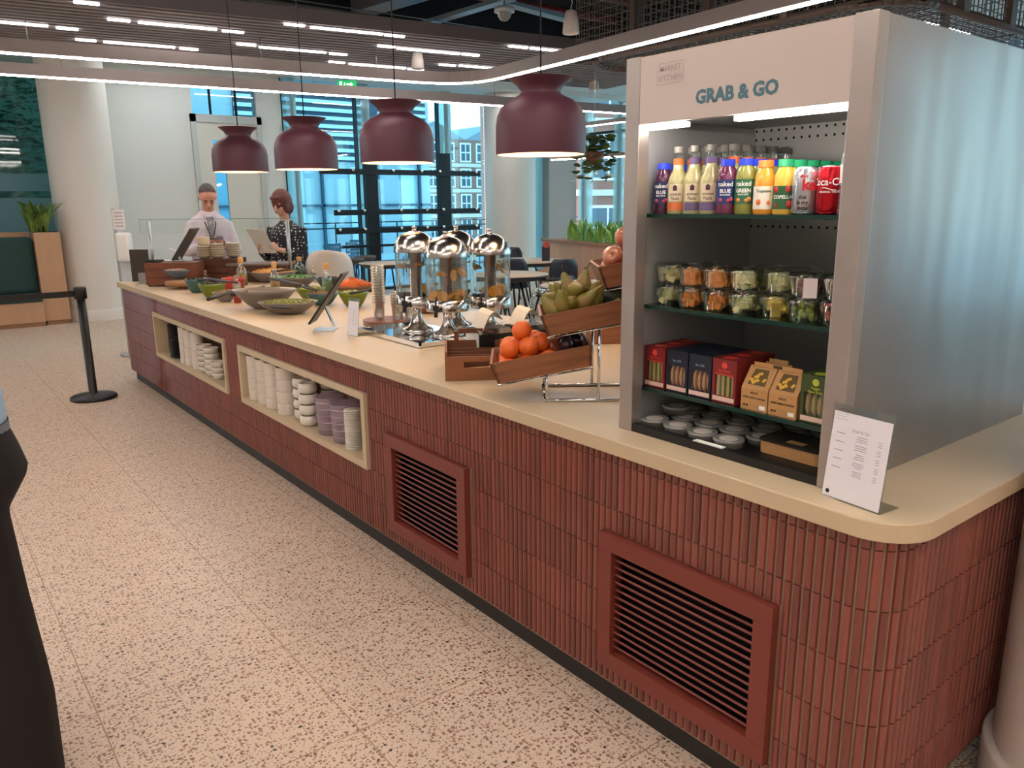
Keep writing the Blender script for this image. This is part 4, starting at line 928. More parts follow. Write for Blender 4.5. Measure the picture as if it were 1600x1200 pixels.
# drip tray and drinks dispensers
TRX0, TRX1, TRY0, TRY1 = 1.965, 2.335, 3.265, 3.93
dt = empty('drip_tray', (0, 0, 0), 'polished steel drip tray under the drinks dispensers', 'tray'); 
MB().box(TRX0, TRX1, TRY0, TRY1, ZC + .004, ZC + .012).box(TRX0, TRX1, TRY0, TRY0 + .01, ZC + .012, ZC + .026).box(TRX0, TRX1, TRY1 - .01, TRY1, ZC + .012, ZC + .026).box(TRX0, TRX0 + .01, TRY0, TRY1, ZC + .012, ZC + .026).box(TRX1 - .01, TRX1, TRY0, TRY1, ZC + .012, ZC + .026).build('tray_pan', CHROME, dt)
MB().box(TRX0 + .02, TRX1 - .02, TRY0 + .02, TRY1 - .02, ZC, ZC + .004).build('rubber_foot', BLACK, dt)
def dispenser(x, y, lab, slices, mint=False, seed=1, tap=True):
    z0 = ZC + (.012 if x < TRX1 else 0); e = empty('drinks_dispenser', (x, y, z0), lab, 'dispenser'); r = .108
    zt = zat(x, y, {1: 353, 2: 361, 3: 357, 4: 352}[seed]) - z0; s = zt / .56
    def Z(v): return v * s
    MB().lathe([(0, 0), (.085, 0), (.085, Z(.022)), (.078, Z(.03)), (.05, Z(.042)), (.03, Z(.07)), (.024, Z(.10)), (.024, Z(.14)), (.05, Z(.148)), (0, Z(.148))], 32).build('pedestal', SATIN, e)
    MB().lathe([(0, Z(.146)), (r + .002, Z(.146)), (r + .003, Z(.15)), (r + .003, Z(.205)), (r - .004, Z(.208))], 40).build('collar', SATIN, e)
    MB().lathe([(r - .003, Z(.17)), (r, Z(.20)), (r, Z(.43)), (r + .002, Z(.445))], 40).build('glass_jar', SHINYCLEAR, e)
    MB().lathe([(0, Z(.385)), (r - .005, Z(.385))], 32).build('water', glass('water', '#dcefee', .12, .02), e)
    MB().cyl((0, 0, Z(.17)), .031, Z(.27), 20).build('ice_tube', STEEL, e)
    pr = [(r + .004, Z(.428)), (r + .005, Z(.445)), (r * .99, Z(.462)), (r * .92, Z(.484)), (r * .78, Z(.506)), (r * .55, Z(.523)), (r * .28, Z(.532)), (.011, Z(.535)), (.011, Z(.548)), (.014, Z(.552)), (.014, Z(.558)), (0, Z(.56))]
    MB().lathe(pr, 44).build('dome_lid', SATIN, e)
    m = MB(); m.box(-r - .05, -r, -.008, .008, Z(.155), Z(.175)); m.tube([(-r - .05, 0, Z(.175)), (-r - .055, 0, Z(.13))], .010, 8); m.box(-r - .062, -r - .042, -.012, .012, Z(.165), Z(.19)); m.tube([(-r - .05, 0, Z(.19)), (-r - .045, 0, Z(.235))], .005, 6)
    if tap: m.build('tap', BLACK, e, RZ(.62))
    rnd = random.Random(seed); OR = mat('orange_slice', '#e69a2c', .4, noise=.15, nscale=90); m = MB(); g = MB()
    for k in range(slices):
        a = rnd.uniform(0, 2 * PI); top = k % 2; q = rnd.uniform(.045, .088); M = T(q * math.cos(a), q * math.sin(a), Z(.355) + rnd.uniform(-.03, .01) if top else Z(.205) + rnd.uniform(0, .04)) @ RZ(rnd.uniform(0, 6)) @ RX(rnd.uniform(.4, 2.4))
        m.prism([(.03 * math.cos(t), .03 * math.sin(t)) for t in [2 * PI * i / 16 for i in range(16 if k % 3 else 9)]], -.0025, .0025, M=M)
    if slices: m.build('orange_slices', OR, e)
    if mint:
        for k in range(16):
            a = rnd.uniform(0, 2 * PI); q = rnd.uniform(.02, .09); M = T(q * math.cos(a), q * math.sin(a), Z(.37) + rnd.uniform(-.03, .01)) @ RZ(rnd.uniform(0, 6)) @ RX(rnd.uniform(-1, 1))
            g.prism([(0, -.014), (.008, -.004), (.008, .004), (0, .014), (-.008, .004), (-.008, -.004)], 0, .001, M=M)
        g.build('mint_leaves', mat('mint', '#3f6b2c', .5), e)
dispenser(2.17, 3.62, 'drinks dispenser with chrome dome and mint leaves, leftmost of the four', 4, True, 1)
dispenser(2.215, 3.39, 'drinks dispenser with chrome dome and orange slices, nearest the aisle', 16, False, 2)
dispenser(2.50, 3.40, 'drinks dispenser with chrome dome and orange slices, rightmost of the four', 14, False, 3)
dispenser(2.46, 3.66, 'drinks dispenser with chrome dome, mostly hidden behind the other three', 8, False, 4)
# cups on wooden coasters
cp = proto('plastic_cup', '', 'cup'); MB().lathe([(0, .001), (.026, .001), (.029, .003), (.038, .095), (.040, .098)], 22).build('cup_wall', glass('cup_clear', '#f4f8f8', .12, .06, .07), cp); MB().lathe([(.0375, .085), (.0405, .0985), (.0415, .0985)], 22).build('rolled_rim', glass('cup_rim', '#f2f6f4', .2, .1, .15), cp)
cst = MB().cyl((0, 0, 0), .14, .03, 40).build('round_board', mat('walnut_board', '#7a4a30', .5, noise=.2, nscale=5)); c0 = Vector((2.24, 4.085, ZC)); cst.location = c0
tag(cst, 'round wooden board under the stacks of plastic cups', 'board')
CS = [((593, 498), 14, 'tall stack of clear plastic cups at the left of the round board'), ((622, 500), 5, 'low stack of clear plastic cups in the middle of the round board'), ((641, 499), 5, 'low stack of clear plastic cups at the right of the round board')]
for si, ((px, py), n_, l_) in enumerate(CS):
    c = base_at(px, py, .03, ZC + .030)
    for k in range(n_):
        placeitem(cp, (c.x, c.y, ZC + .030 + k * .0165), 'clear plastic cup, %s in the %s' % (up(k, n_), ('tall left stack on the round board', 'low middle stack on the round board', 'low right stack on the round board')[si]), 'cups in the ' + l_)
# second board with bowl behind
bw2 = base_at(678, 494, .07); bo = MB().lathe([(0, 0), (.055, 0), (.085, .035), (.082, .035), (.05, .006), (0, .006)], 32).build('wooden_dish', mat('walnut_board', '')); bo.location = bw2 + Vector((.02, .1, 0)); tag(bo, 'dark round wooden dish behind the dispenser feet', 'dish')

# napkin dispensers
def napkin(loc, rz, lab, tilt=0):
    e = empty('napkin_dispenser', loc, lab, 'napkin dispenser', None, rz); e.scale = (1.0, 1.0, 1.22); poly = [(-.075, 0), (.075, 0), (.075, .115), (.05, .13), (-.05, .13), (-.075, .115)]
    MR = Matrix(((0, 0, 1, 0), (1, 0, 0, 0), (0, 1, 0, 0), (0, 0, 0, 1)))
    MB().prism(poly, 0, .16, M=MR).build('dispenser_body', BLACK, e)
    MB().box(-.003, -.0005, -.068, .068, .01, .118).build('printed_card', mat('card_white', '#d9d6cf', .6), e)
    m = MB()
    for y, z, r in ((.02, .035, .02), (-.01, .03, .026), (-.035, .045, .016)): m.lathe([(0, 0), (r, 0)], 18, faceX(-.0032, y, z + .03))
    m.build('green_print', mat('print_leaf', '#6c9a52', .6), e)
    m = MB(); pts = []
    for i in range(9):
        a = i / 8; pts.append((.02 + .10 * a, .10 + .05 * math.sin(a * PI) + .04 * a))
    for (x0_, z0_), (x1_, z1_) in zip(pts, pts[1:]): m.quad([(x0_, -.06, z0_ + .02), (x0_, .06, z0_ + .025), (x1_, .06, z1_ + .025), (x1_, -.06, z1_ + .02)], True)
    m.build('napkin_sheet', mat('napkin_cream', '#ddd0bc', .8), e)
def pdz(px, d): r_ = ray(px, 500) * (d / F); return Vector((r_.x, r_.y, ZC))
napkin(pdz(738, 3.42), YAW + PI / 2 - .9 - .2, 'black napkin dispenser with green print and a napkin pulled up, behind the cutlery box')
napkin(pdz(797, 3.50), YAW + PI / 2 - .9 - .2, 'black napkin dispenser with green print beside the leaning acrylic sign')
# acrylic sign seen from the side
e = empty('acrylic_sign', base_at(822, 530, .02), 'clear curved acrylic leaflet holder leaning back behind the oranges', 'sign holder', None, YAW)
m = MB(); pf = [(-.02, 0), (0, .10), (.035, .20), (.05, .235), (.06, .24), (.16, .24)]
for (x0_, z0_), (x1_, z1_) in zip(pf, pf[1:]): m.quad([(x0_, 0, z0_), (x0_, .2, z0_), (x1_, .2, z1_), (x1_, 0, z1_)], True)
so_ = m.build('acrylic_sheet', SHINYCLEAR, e); so_.modifiers.new('s', 'SOLIDIFY').thickness = .004
MB().box(0.0, .03, .01, .19, 0, .09, M=RY(.3)).build('black_base', BLACK, e)
# grey block behind the rack, brown crate
tag(MB().box(0, .30, 0, .24, 0, .13, bev=.003).build('wooden_box', WOODC, M=T(*base_at(915, 545, .12)) @ RZ(YAW)), 'brown wooden box behind the legs of the fruit rack', 'box')

# menu holder by the tablet
a = at(540, 523, ZC); b = at(562, 527, ZC); b = a + (b - a) * 1.0; cc_ = (a + b) / 2
menu_holder(cc_, math.atan2((b - a).y, (b - a).x) + PI / 2, .10, .205, 'small pale menu card in a clear stand beside the wooden board of cups', .12, 'card_stand', None)
# tablet-like slanted screen on chrome stand
c = at(505, 519, ZC); tb = empty('screen_stand', c, 'black slanted information screen on a chrome leg between the salads and the cups', 'screen stand', None, YAW)
def loc_of(px, py, o, dd=0):
    d = ray(px, py); t = ((o - Vector((0, 0, EYE))).dot(CAMD) + dd) / d.dot(CAMD); P = Vector((0, 0, EYE)) + d * t - o; return Vector((P.dot(CAMR), P.dot(CAMD), P.z))
s0 = loc_of(482, 507, c); s1 = loc_of(534, 428, c); l0 = loc_of(503, 482, c); l1 = loc_of(517, 514, c)
ang_ = math.atan2((s1 - s0).z, (s1 - s0).x)
MB().box(0, (s1 - s0).length, 0, .17, -.006, .006, M=T(*s0) @ RY(-ang_), bev=.003).build('screen', BLACK, tb)
MB().box(0, (l1 - l0).length, .07, .10, -.005, .005, M=T(*l0) @ RY(-math.atan2((l1 - l0).z, (l1 - l0).x)), bev=.002).build('leg', CHROME, tb)
MB().box(-.06, l1.x + .01, .02, .15, 0, .006, bev=.002).build('base_plate', mat('plate_white', '#dcd8d2', .25, .5), tb)

# ------------------------------------------------------------------ salads
STONE = mat('stoneware_grey', '#7a726b', .35, noise=.05, nscale=30); LIME = mat('lime_glaze', '#66741f', .25); TEALB = mat('teal_glaze', '#345b59', .25); REDP = mat('red_plastic', '#a53425', .4); BLUEG = mat('blue_grey_glaze', '#5d6f7d', .3); DKG = mat('dark_green_glaze', '#25443c', .3)
def bowl_at(xl, xr, yr, yb, m, label, food=None, foodcol=None, kind='oval', z=None, name='salad_bowl', dome=.5, fr=.45):
    px = (xl + xr) / 2; z = ZC if z is None else z; P0 = at(px, yb, z); D = depth(P0); R = (xr - xl) / 2 * D / F; rb = R * fr
    c = P0 + Vector((P0.x, P0.y, 0)).normalized() * rb * .8
    D = depth(c); R = (xr - xl) / 2 * D / F; H = max(.03, zat(c.x, c.y, yr + (0)) - z)
    e = empty(name, c, label, 'bowl'); e.rotation_euler.z = YAW; sy = .75 if kind == 'oval' else 1
    S = Matrix.Diagonal((1, sy, 1, 1))
    pr = [(0, .002), (rb * .8, 0), (rb, .004)] + [(rb + (R - rb) * (t ** .75), .004 + (H - .004) * t) for t in (.2, .4, .6, .8, 1)] + [(R - .006, H + .001)] + [((rb + (R - rb) * (t ** .75)) - .007, .008 + (H - .008) * t) for t in (.8, .6, .4, .2)] + [(rb * .7, .010), (0, .010)]
    MB().lathe(pr, 40, S).build('bowl', m, e)
    if foodcol:
        f = MB(); rd = random.Random(int(xl)); hf = H * .90; Rf = rb + (R - rb) * (.86 ** .75) - .007
        f.lathe([(0, hf + dome * .03), (Rf * .5, hf + dome * .022), (Rf, hf - .004), (Rf * .8, hf - .012), (0, hf - .012)], 24, S)
        n_ = 90 if food != 'shred' else 260
        for k in range(n_):
            a = rd.uniform(0, 2 * PI); q = math.sqrt(rd.random()) * Rf * .93; M = S @ T(q * math.cos(a), q * math.sin(a), hf + dome * .03 * (1 - q / Rf) + .003) @ RZ(rd.uniform(0, 6)) @ RX(rd.uniform(-.8, .8)) @ RY(rd.uniform(-.6, .6))
            if food == 'shred': f.tube([M @ Vector((-.022, 0, 0)), M @ Vector((0, .003, .004)), M @ Vector((.022, 0, 0))], .0032, 4)
            elif food == 'leaf': f.prism([(-.018, 0), (-.006, -.010), (.012, -.008), (.02, 0), (.01, .009), (-.008, .008)], 0, .0012, M=M)
            elif food == 'ball': f.sphere((0, 0, 0), .010, 8, 5, M=M)
            else: f.box(-.008, .008, -.006, .006, -.005, .005, M=M)
        f.build('food', foodcol, e)
    return e, c, R, H
def fcol(n, a='', b=None, s=60): return mat(n, a, .5, col2=b, nscale=s)
bowl_at(405, 498, 471, 492, STONE, 'shallow oval stoneware bowl of green olive salad, nearest the counter edge', 'ball', fcol('food_olive', '#8f8a38', '#4d5f22'))
B_big = bowl_at(366, 465, 452, 484, STONE, 'large stoneware bowl, almost empty, behind the olive salad', fr=.35)
bowl_at(333, 372, 456, 472, STONE, 'small stoneware bowl of mixed beans beside the red cup', 'cube', fcol('food_bean', '#b08a5a', '#6c4a2c'))
bowl_at(311, 355, 443, 466, LIME, 'lime green flared bowl with black tongs, at the aisle side', 'leaf', fcol('food_dark', '#4a3d25', '#2c2f18'))
bowl_at(290, 326, 436, 458, TEALB, 'teal flared bowl at the left end of the salads', 'leaf', fcol('food_dark', ''))
bowl_at(463, 510, 450, 470, LIME, 'lime green bowl of green salad behind the olive salad', 'leaf', fcol('food_green', '#7f9140', '#b3a454'))
bowl_at(479, 530, 458, 478, TEALB, 'teal bowl of mushrooms in front of the slanted screen', 'cube', fcol('food_mush', '#8d6a4a', '#4d3526'))
bowl_at(529, 577, 456, 481, LIME, 'lime green bowl of coleslaw below the grated carrot', 'leaf', fcol('food_slaw', '#9aa85a', '#c9c58a'))
bowl_at(419, 498, 432, 451, STONE, 'stoneware bowl of green leaves, behind the big empty bowl', 'leaf', fcol('food_leaf', '#3d7a2c', '#5f9438'))
bowl_at(389, 465, 424, 442, STONE, 'stoneware bowl heaped with grated cheese', 'shred', fcol('food_cheese', '#d99a48', '#e0ab5c'), dome=1.2)
bowl_at(373, 428, 416, 436, LIME, 'lime green flared bowl at the back of the salads', 'leaf', fcol('food_green', ''))
bowl_at(494, 535, 434, 452, DKG, 'dark green bowl behind the green oil bottle', 'leaf', fcol('food_dark', ''))
bowl_at(519, 586, 446, 457, mat('carrot_dish', '#8a6a55', .4), 'wide oval dish heaped with grated carrot', 'shred', fcol('food_carrot', '#e0782f', '#cf5a1e'), dome=2.2, fr=.6)
bowl_at(348, 384, 434, 452, REDP, 'red tub of chopped tomatoes behind the lime bowl', 'cube', fcol('food_tomato', '#c23a28', '#a02c20'), kind='round', fr=.85)
pd = base_at(285, 452, .07)
tag(MB().lathe([(0, 0), (.05, 0), (.03, .012), (.03, .02), (.13, .03), (.135, .035), (.135, .062), (.13, .066), (0, .066)], 40).build('cake_board', mat('board_oak', '#9a6a40', .5, noise=.15, nscale=6), M=T(*pd)), 'round wooden board on a foot, carrying the blue bowl at the far end', 'board')
bowl_at(259, 300, 421, 436, BLUEG, 'blue grey bowl raised on the round wooden board', 'cube', fcol('food_pale', '#c9a58c', '#b08268'), z=ZC + .0665, fr=.4, kind='round')
# red cup, tongs
c = base_at(372, 474, .03); tag(MB().lathe([(0, 0), (.026, 0), (.034, .10), (.032, .10), (.024, .004), (0, .004)], 24).build('red_beaker', REDP, M=T(*c)), 'small red beaker standing between the stoneware bowls', 'beaker')
def tongs(pa, pb, za, zb, lab):
    a = at(*pa, za); b = at(*pb, zb); e = empty('serving_tongs', a, lab, 'tongs'); d = b - a; n = Vector((-d.y, d.x, 0)).normalized() * .018
    for s_ in (-1, 1): MB().tube([d * 0, d * .3 + n * s_ * .6, d * .8 + n * s_, d], [.005, .006, .008, .012], 8).build('arm', BLACK, e)
tongs((373, 451), (325, 468), ZC + .12, ZC + .085, 'black serving tongs laid across the small stoneware bowl'); tongs((413, 447), (362, 461), ZC + .125, ZC + .10, 'black serving tongs resting on the edge of the big bowl')
tongs((330, 437), (291, 437), ZC + .12, ZC + .10, 'black serving tongs laid on the teal bowl'); tongs((372, 442), (327, 436), ZC + .12, ZC + .12, 'black serving tongs laid on the lime bowl')
tongs((483, 447), (418, 434), ZC + .115, ZC + .11, 'black serving tongs in the bowl of green leaves'); tongs((456, 482), (424, 478), ZC + .065, ZC + .065, 'black serving tongs in the olive salad')
tongs((497, 454), (473, 447), ZC + .11, ZC + .13, 'short black tongs in the lime bowl of green salad'); tongs((584, 452), (548, 458), ZC + .14, ZC + .115, 'black and red tongs over the bowl of coleslaw')
tongs((460, 421), (425, 424), ZC + .16, ZC + .155, 'black serving tongs over the grated cheese')
# bottles
def dressing(xc, yt, yb, wpx, liquid, capc, label):
    P0 = base_at(xc, yb, .02); w_ = metres(wpx, P0) / 2; H = zat(P0.x, P0.y, yt) - P0.z; e = empty('dressing_bottle', P0, label, 'bottle')
    MB().lathe([(0, 0), (w_, 0), (w_, H * .5), (w_ * .8, H * .6), (w_ * .42, H * .68), (w_ * .4, H * .84)], 20).build('bottle_glass', SHINYCLEAR, e)
    MB().lathe([(0, .003), (w_ * .9, .003), (w_ * .9, H * .42), (0, H * .42)], 18).build('liquid', mat('liq_' + liquid, liquid, .15), e)
    MB().lathe([(w_ * .46, H * .78), (w_ * .5, H * .80), (w_ * .5, H * .96), (w_ * .4, H), (0, H)], 16).build('stopper', mat('cap_' + capc, capc, .5), e)
dressing(379, 402, 446, 17, '#b08f2c', '#c79a5a', 'yellow oil bottle with cork stopper beside the dark crate of stacked bowls')
dressing(431, 409, 456, 15, '#a87d22', '#c79a5a', 'amber oil bottle with cork stopper standing by the bowl of leaves')
dressing(444, 398, 424, 20, '#3d3a18', '#c79a5a', 'dark oil bottle with cork stopper below the sneeze guard post')
dressing(469, 401, 432, 16, '#5f7a5c', '#c79a5a', 'pale green oil bottle with cork stopper in front of the white chair')
dressing(512, 411, 457, 15, '#3f7a4c', '#c9964a', 'green oil bottle with orange stopper in front of the slanted screen')
dressing(491, 415, 433, 11, '#b9a98c', '#d9c7a0', 'small cream topped bottle behind the green leaves')
dressing(322, 422, 444, 11, '#b9a06a', '#8c6a4a', 'clear bottle with pale dressing standing behind the lime flared bowl'); dressing(371, 430, 458, 13, '#b9b29c', '#8f877a', 'clear bottle with white dressing beside the red beaker')

# crates with bowls, sneeze guard, till
def plankbox(xl, xr, yt, yb, dep, label, m, name='wooden_crate'):
    P0 = at(xl, yb, ZC); P1 = at(xr, yb, ZC); w_ = (xr - xl) * depth(P0) / F; H = zat(P0.x, P0.y, yt) - ZC; e = empty(name, P0, label, 'crate', None, YAW)
    n_ = 3; q = MB()
    for k in range(n_): q.box(0, w_, 0, dep, .012 + (H - .012) * k / n_, .012 + (H - .012) * (k + 1) / n_ - .002, bev=.002)
    q.build('planks', m, e)
    q = MB()
    for x in (.02, w_ - .02):
        for y in (.02, dep - .02): q.cyl((x, y, 0), .01, .012, 10)
    q.build('feet', BLACK, e); return P0, w_, H
P0, w1, H1 = plankbox(229, 303, 411, 448, .28, 'walnut wooden crate with three planks at the far end of the worktop', mat('walnut', '#74432c', .45, noise=.3, nscale=4, stretch=(1, 1, 12)))
P1, w2, H2 = plankbox(305, 371, 405, 441, .30, 'darker walnut crate carrying the stacks of bowls', mat('walnut_dark', '#55301f', .45, noise=.25, nscale=4, stretch=(1, 1, 10)))
sb = proto('stacked_bowl', '', 'bowl'); MB().lathe([(0, 0), (.035, 0), (.060, .022), (.066, .034), (.062, .036), (.03, .006), (0, .006)], 26).build('bowl', mat('bowl_taupe', '#b3a691', .5), sb)
tb_ = proto('paper_bowl', '', 'bowl'); MB().lathe([(0, 0), (.048, 0), (.058, .02), (.056, .02), (.045, .003), (0, .003)], 26).build('bowl', mat('bowl_cream', '#d6c4a4', .6), tb_)
for i, (px, n_) in enumerate(((319, 5), (339, 6), (358, 6))):
    c = P1 + CAMR * (metres(px - 305, P1)) + CAMD * (.075 + .0 * i)
    if i == 2: c += CAMD * .10
    pos = ('left', 'middle', 'right')[i]
    for k in range(n_): placeitem(sb, (c.x, c.y, ZC + H1 * 0 + H2 + k * .020), 'taupe bowl in the %s stack on the darker walnut crate, %s' % (pos, up(k, n_)), 'taupe bowls in the %s stack' % pos)
    if i == 0:
        for k in range(6): placeitem(tb_, (c.x, c.y, ZC + H2 + .125 + k * .0105), 'cream paper bowl on the left bowl stack of the walnut crate, %s' % up(k, 6), 'cream paper bowls on the left stack')
# till screen
o_t = P0 + Vector((0, 0, H1)) + CAMR * .10 + CAMD * .12; tl = empty('till_screen', o_t, 'black till screen tilted back on a white stand, on the walnut crate', 'till', None, YAW)
s0 = loc_of(268, 402, o_t); s1 = loc_of(297, 352, o_t)
dz = -min(0, s0.z) + .001
MB().box(0, (s1 - s0).length, 0, .20, -.008, .008, M=T(s0.x, 0, .012) @ RY(-math.atan2((s1 - s0).z, (s1 - s0).x)), bev=.004).build('screen', mat('screen_grey', '#3b3634', .4), tl)
MB().tube([(.04, .1, .105), (.085, .1, .10), (.11, .1, .06), (.13, .1, .012)], .010, 8).build('stand_arm', mat('white_gloss', '#e0e2e4', .2), tl); MB().box(0.0, .15, .04, .16, 0, .012, bev=.003).build('stand_base', mat('white_gloss', ''), tl)
c = P0 + Vector((0, 0, H1)); tag(MB().box(0, .13, .03, .06, 0, .02, bev=.006).box(.02, .15, .05, .075, .008, .026, bev=.006).build('black_servers', BLACK, M=T(c.x, c.y, c.z) @ RZ(YAW)), 'black serving spoons lying on the left of the walnut crate', 'serving spoons')
c = at(207, 440, ZC); e = empty('menu_board', c, 'dark brown clipboard standing upright at the far end of the worktop', 'board', None, YAW)
w_ = metres(29, c); H = zat(c.x, c.y, 390) - ZC; MB().box(0, w_, 0, .012, 0, H, bev=.003).build('board_panel', mat('board_brown', '#3a302c', .5), e); MB().cyl((.02, -.002, H * .45), .006, .003, 10).build('hole_ring', STEEL, e)
c = at(217, 444, ZC); e = empty('steel_caddy', c, 'small steel napkin caddy in front of the dark clipboard', 'caddy', None, YAW)
MB().box(0, .075, 0, .05, .002, .10, bev=.004).build('caddy_box', STEEL, e); MB().box(-.02, .09, -.02, .07, 0, .003).build('caddy_base', STEEL, e)
c = at(400, 440, ZC)
k_ = empty('wooden_box', (2.40, 7.35, ZC), 'dark wooden box with a sloping lid behind the salads', 'box', None, YAW); MB().box(0, .55, 0, .25, 0, .15, bev=.004).build('box_body', mat('walnut_dark', ''), k_); MB().box(-.01, .56, -.02, .27, .15, .17, bev=.003).build('sloping_lid', mat('lid_grey', '#6d6360', .4), k_)
# sneeze guard
sg = empty('sneeze_guard', (0, 0, 0), 'glass sneeze guard on two steel posts above the far end of the worktop', 'glass guard')
ga = Vector((1.80, 7.86, 0)); gb = ga + CAMR * 1.45
dA = depth((*ga.xy, 1.45)); zt = zat(ga.x, ga.y, 343)
for t in (.05, .93):
    q = ga + (gb - ga) * t + CAMD * .03; MB().tube([(q.x, q.y, ZC), (q.x, q.y, zt - .02)], .017, 14).cyl((q.x, q.y, ZC), .035, .01).build('post', STEEL, sg)
M = T(ga.x, ga.y, 0) @ RZ(YAW)
MB().box(0, 1.45, 0, .008, zt - .13, zt, M=M).build('glass_panel', glass('guard_glass', '#fafdfb', .01, .02), sg)
MB().box(0, 1.45, -.001, .009, zt - .003, zt + .001, M=M).build('glass_edge', mat('edge_green', '#5c7a70', .3), sg)

# ------------------------------------------------------------------ niche contents
ZN = .385 + .035; XN = 1.70
pp = proto('black_plate', '', 'plate'); MB().lathe([(0, 0), (.055, 0), (.10, .012), (.098, .015), (.052, .004), (0, .004)], 36).build('plate', mat('black_slate', '#17171a', .4), pp)
for i, (y, x, n_) in enumerate(((6.83, 1.79, 16), (6.60, 1.735, 10))):
    for k in range(n_): placeitem(pp, (x, y, ZN + k * .0150), 'black plate in the %s stack in the left niche, %s' % ('taller' if i == 0 else 'lower', up(k, n_)), 'black plates in the %s stack' % ('taller' if i == 0 else 'lower'))
def stackers(pr, y, n_, dz, lab, grp, x=XN, s=1):
    for k in range(n_):
        o = placeitem(pr, (x, y, ZN + k * dz), lab + ', ' + up(k, n_), grp)
        o.scale = (s, s, 1)
rm = proto('deep_bowl', '', 'bowl'); MB().lathe([(0, 0), (.058, 0), (.060, .004), (.0605, .066), (.062, .070), (.058, .071), (.055, .006), (0, .006)], 32).build('bowl', WHITE, rm)
rs = proto('small_bowl', '', 'bowl'); MB().lathe([(0, 0), (.040, 0), (.050, .03), (.054, .046), (.050, .047), (.036, .005), (0, .005)], 28).build('bowl', WHITE, rs)
for i, (px, nm) in enumerate(((402, 'first'), (417, 'second'), (431, 'third'), (451, 'fourth'))):
    y = (4.82, 4.667, 4.525, 4.345)[i]
    stackers(rm, y, 4, .0705, 'white straight bowl in the %s stack of the right niche' % nm, 'white bowls in the %s stack, right niche' % nm, x=XN + (.0 if i < 3 else -.0))
for i, nm in enumerate(('first', 'second', 'third')):
    stackers(rm, (6.34, 6.20, 6.03)[i], 4 if i < 2 else 4, .0705, 'white straight bowl in the %s stack of the left niche' % nm, 'white bowls in the %s stack, left niche' % nm, x=1.69, s=.78)
for i, (y, n_) in enumerate(((5.86, 5), (5.70, 5), (5.56, 3))): stackers(rs, y, n_, .040, 'small white bowl in the %s short stack of the left niche' % ('first', 'second', 'third')[i], 'small white bowls in the %s short stack' % ('first', 'second', 'third')[i], x=1.69)
cu = proto('rounded_cup', '', 'cup'); MB().lathe([(0, 0), (.032, 0), (.050, .012), (.054, .032), (.048, .055), (.044, .060), (.041, .058), (.046, .03), (.03, .006), (0, .006)], 30).build('cup', WHITE, cu); MB().tube([(0, .05, .045), (0, .068, .042), (0, .072, .03), (0, .062, .018), (0, .05, .016)], .005, 7).build('handle', WHITE, cu)
for i, (y, x) in enumerate(((4.17, 1.72), (4.02, 1.69), (4.04, 1.83))): stackers(cu, y, 4, .061, 'white rounded cup in the %s stack of the right niche' % ('left', 'right', 'back')[i], 'rounded cups in the %s stack' % ('left', 'right', 'back')[i], x=x)
pc = proto('purple_tub', '', 'tub'); MB().lathe([(0, .002), (.062, .002), (.066, .006), (.074, .20), (.076, .205), (.072, .205), (.062, .01)], 28).build('tub_wall', glass('purple_plastic', '#d6c4d2', .16, .12, .6), pc)
m = MB(); 
for k in range(5): m.lathe([(.066 + k * .002, .03 + k * .036), (.0695 + k * .002, .034 + k * .036), (.0665 + k * .002, .038 + k * .036)], 28)
m.build('nested_rims', glass('purple_rim', '#e2d4de', .2, .1, .5), pc)
for i, (y, x) in enumerate(((3.80, 1.715), (3.61, 1.71), (3.70, 1.86))):
    placeitem(pc, (x, y, ZN), 'purple tinted stack of plastic tubs, %s in the right niche' % ('left front', 'right front', 'behind the other two')[i], 'purple tubs in the right niche')
sc_ = proto('thin_saucer', '', 'saucer'); MB().lathe([(0, 0), (.040, 0), (.044, .006), (.042, .007), (0, .004)], 28).build('saucer', WHITE, sc_)
for k in range(22): placeitem(sc_, (1.68, 3.46, ZN + k * .0095), 'thin white saucer at the right end of the right niche, ' + up(k, 22), 'white saucers in the right niche')

# ------------------------------------------------------------------ pendants
PEND = mat('pendant_mauve', '#5b313e', .5); PIN = mat('pendant_inner', '#e8c9a0', .5); BULB = mat('bulb', '#ffffff', .5, emit='#ffd9a0', es=24)
def pendant(px, pyb, wpx, label):
    D = .41; sc_ = D / wpx; d = ray(px, pyb); P = Vector((0, 0, EYE)) + d * sc_; R = D / 2
    pr = [(R * .985, 0), (R, .012), (R, R * .62), (R * .97, R * .82), (R * .88, R * 1.0), (R * .72, R * 1.14), (R * .55, R * 1.22), (R * .45, R * 1.28), (R * .44, R * 1.34), (R * .52, R * 1.46), (R * .70, R * 1.60)]
    e = empty('pendant_lamp', P, label, 'pendant lamp')
    MB().lathe(pr, 56).build('lamp_shade', PEND, e)
    MB().lathe([(r_ - .004, z_ + .001) for r_, z_ in pr[:8]] + [(0, R * 1.27)], 56).build('shade_lining', PIN, e)
    MB().lathe([(R * .70, R * 1.60), (R * .68, R * 1.60), (R * .40, R * 1.36), (0, R * 1.35)], 40).build('collar_inside', PEND, e)
    MB().sphere((0, 0, R * .62), .045, 14, 9).build('bulb', BULB, e)
    MB().tube([(0, 0, R * 1.3), (0, 0, 4.5 - P.z)], .0035, 6).build('cable', BLACK, e)
    ld = bpy.data.lights.new('pendant_light', 'POINT'); ld.energy = 4.5; ld.color = (1, .80, .58); ld.shadow_soft_size = .05
    lo_ = bpy.data.objects.new('lamp_light', ld); COL.objects.link(lo_); lo_.parent = e; lo_.location = (0, 0, R * .30)
pendant(377, 269, 83, 'mauve bell pendant lamp, leftmost and farthest of the four')
pendant(480, 265, 96, 'mauve bell pendant lamp, second from the left')
pendant(621.5, 255, 114, 'mauve bell pendant lamp, third from the left, with its bright inside showing')
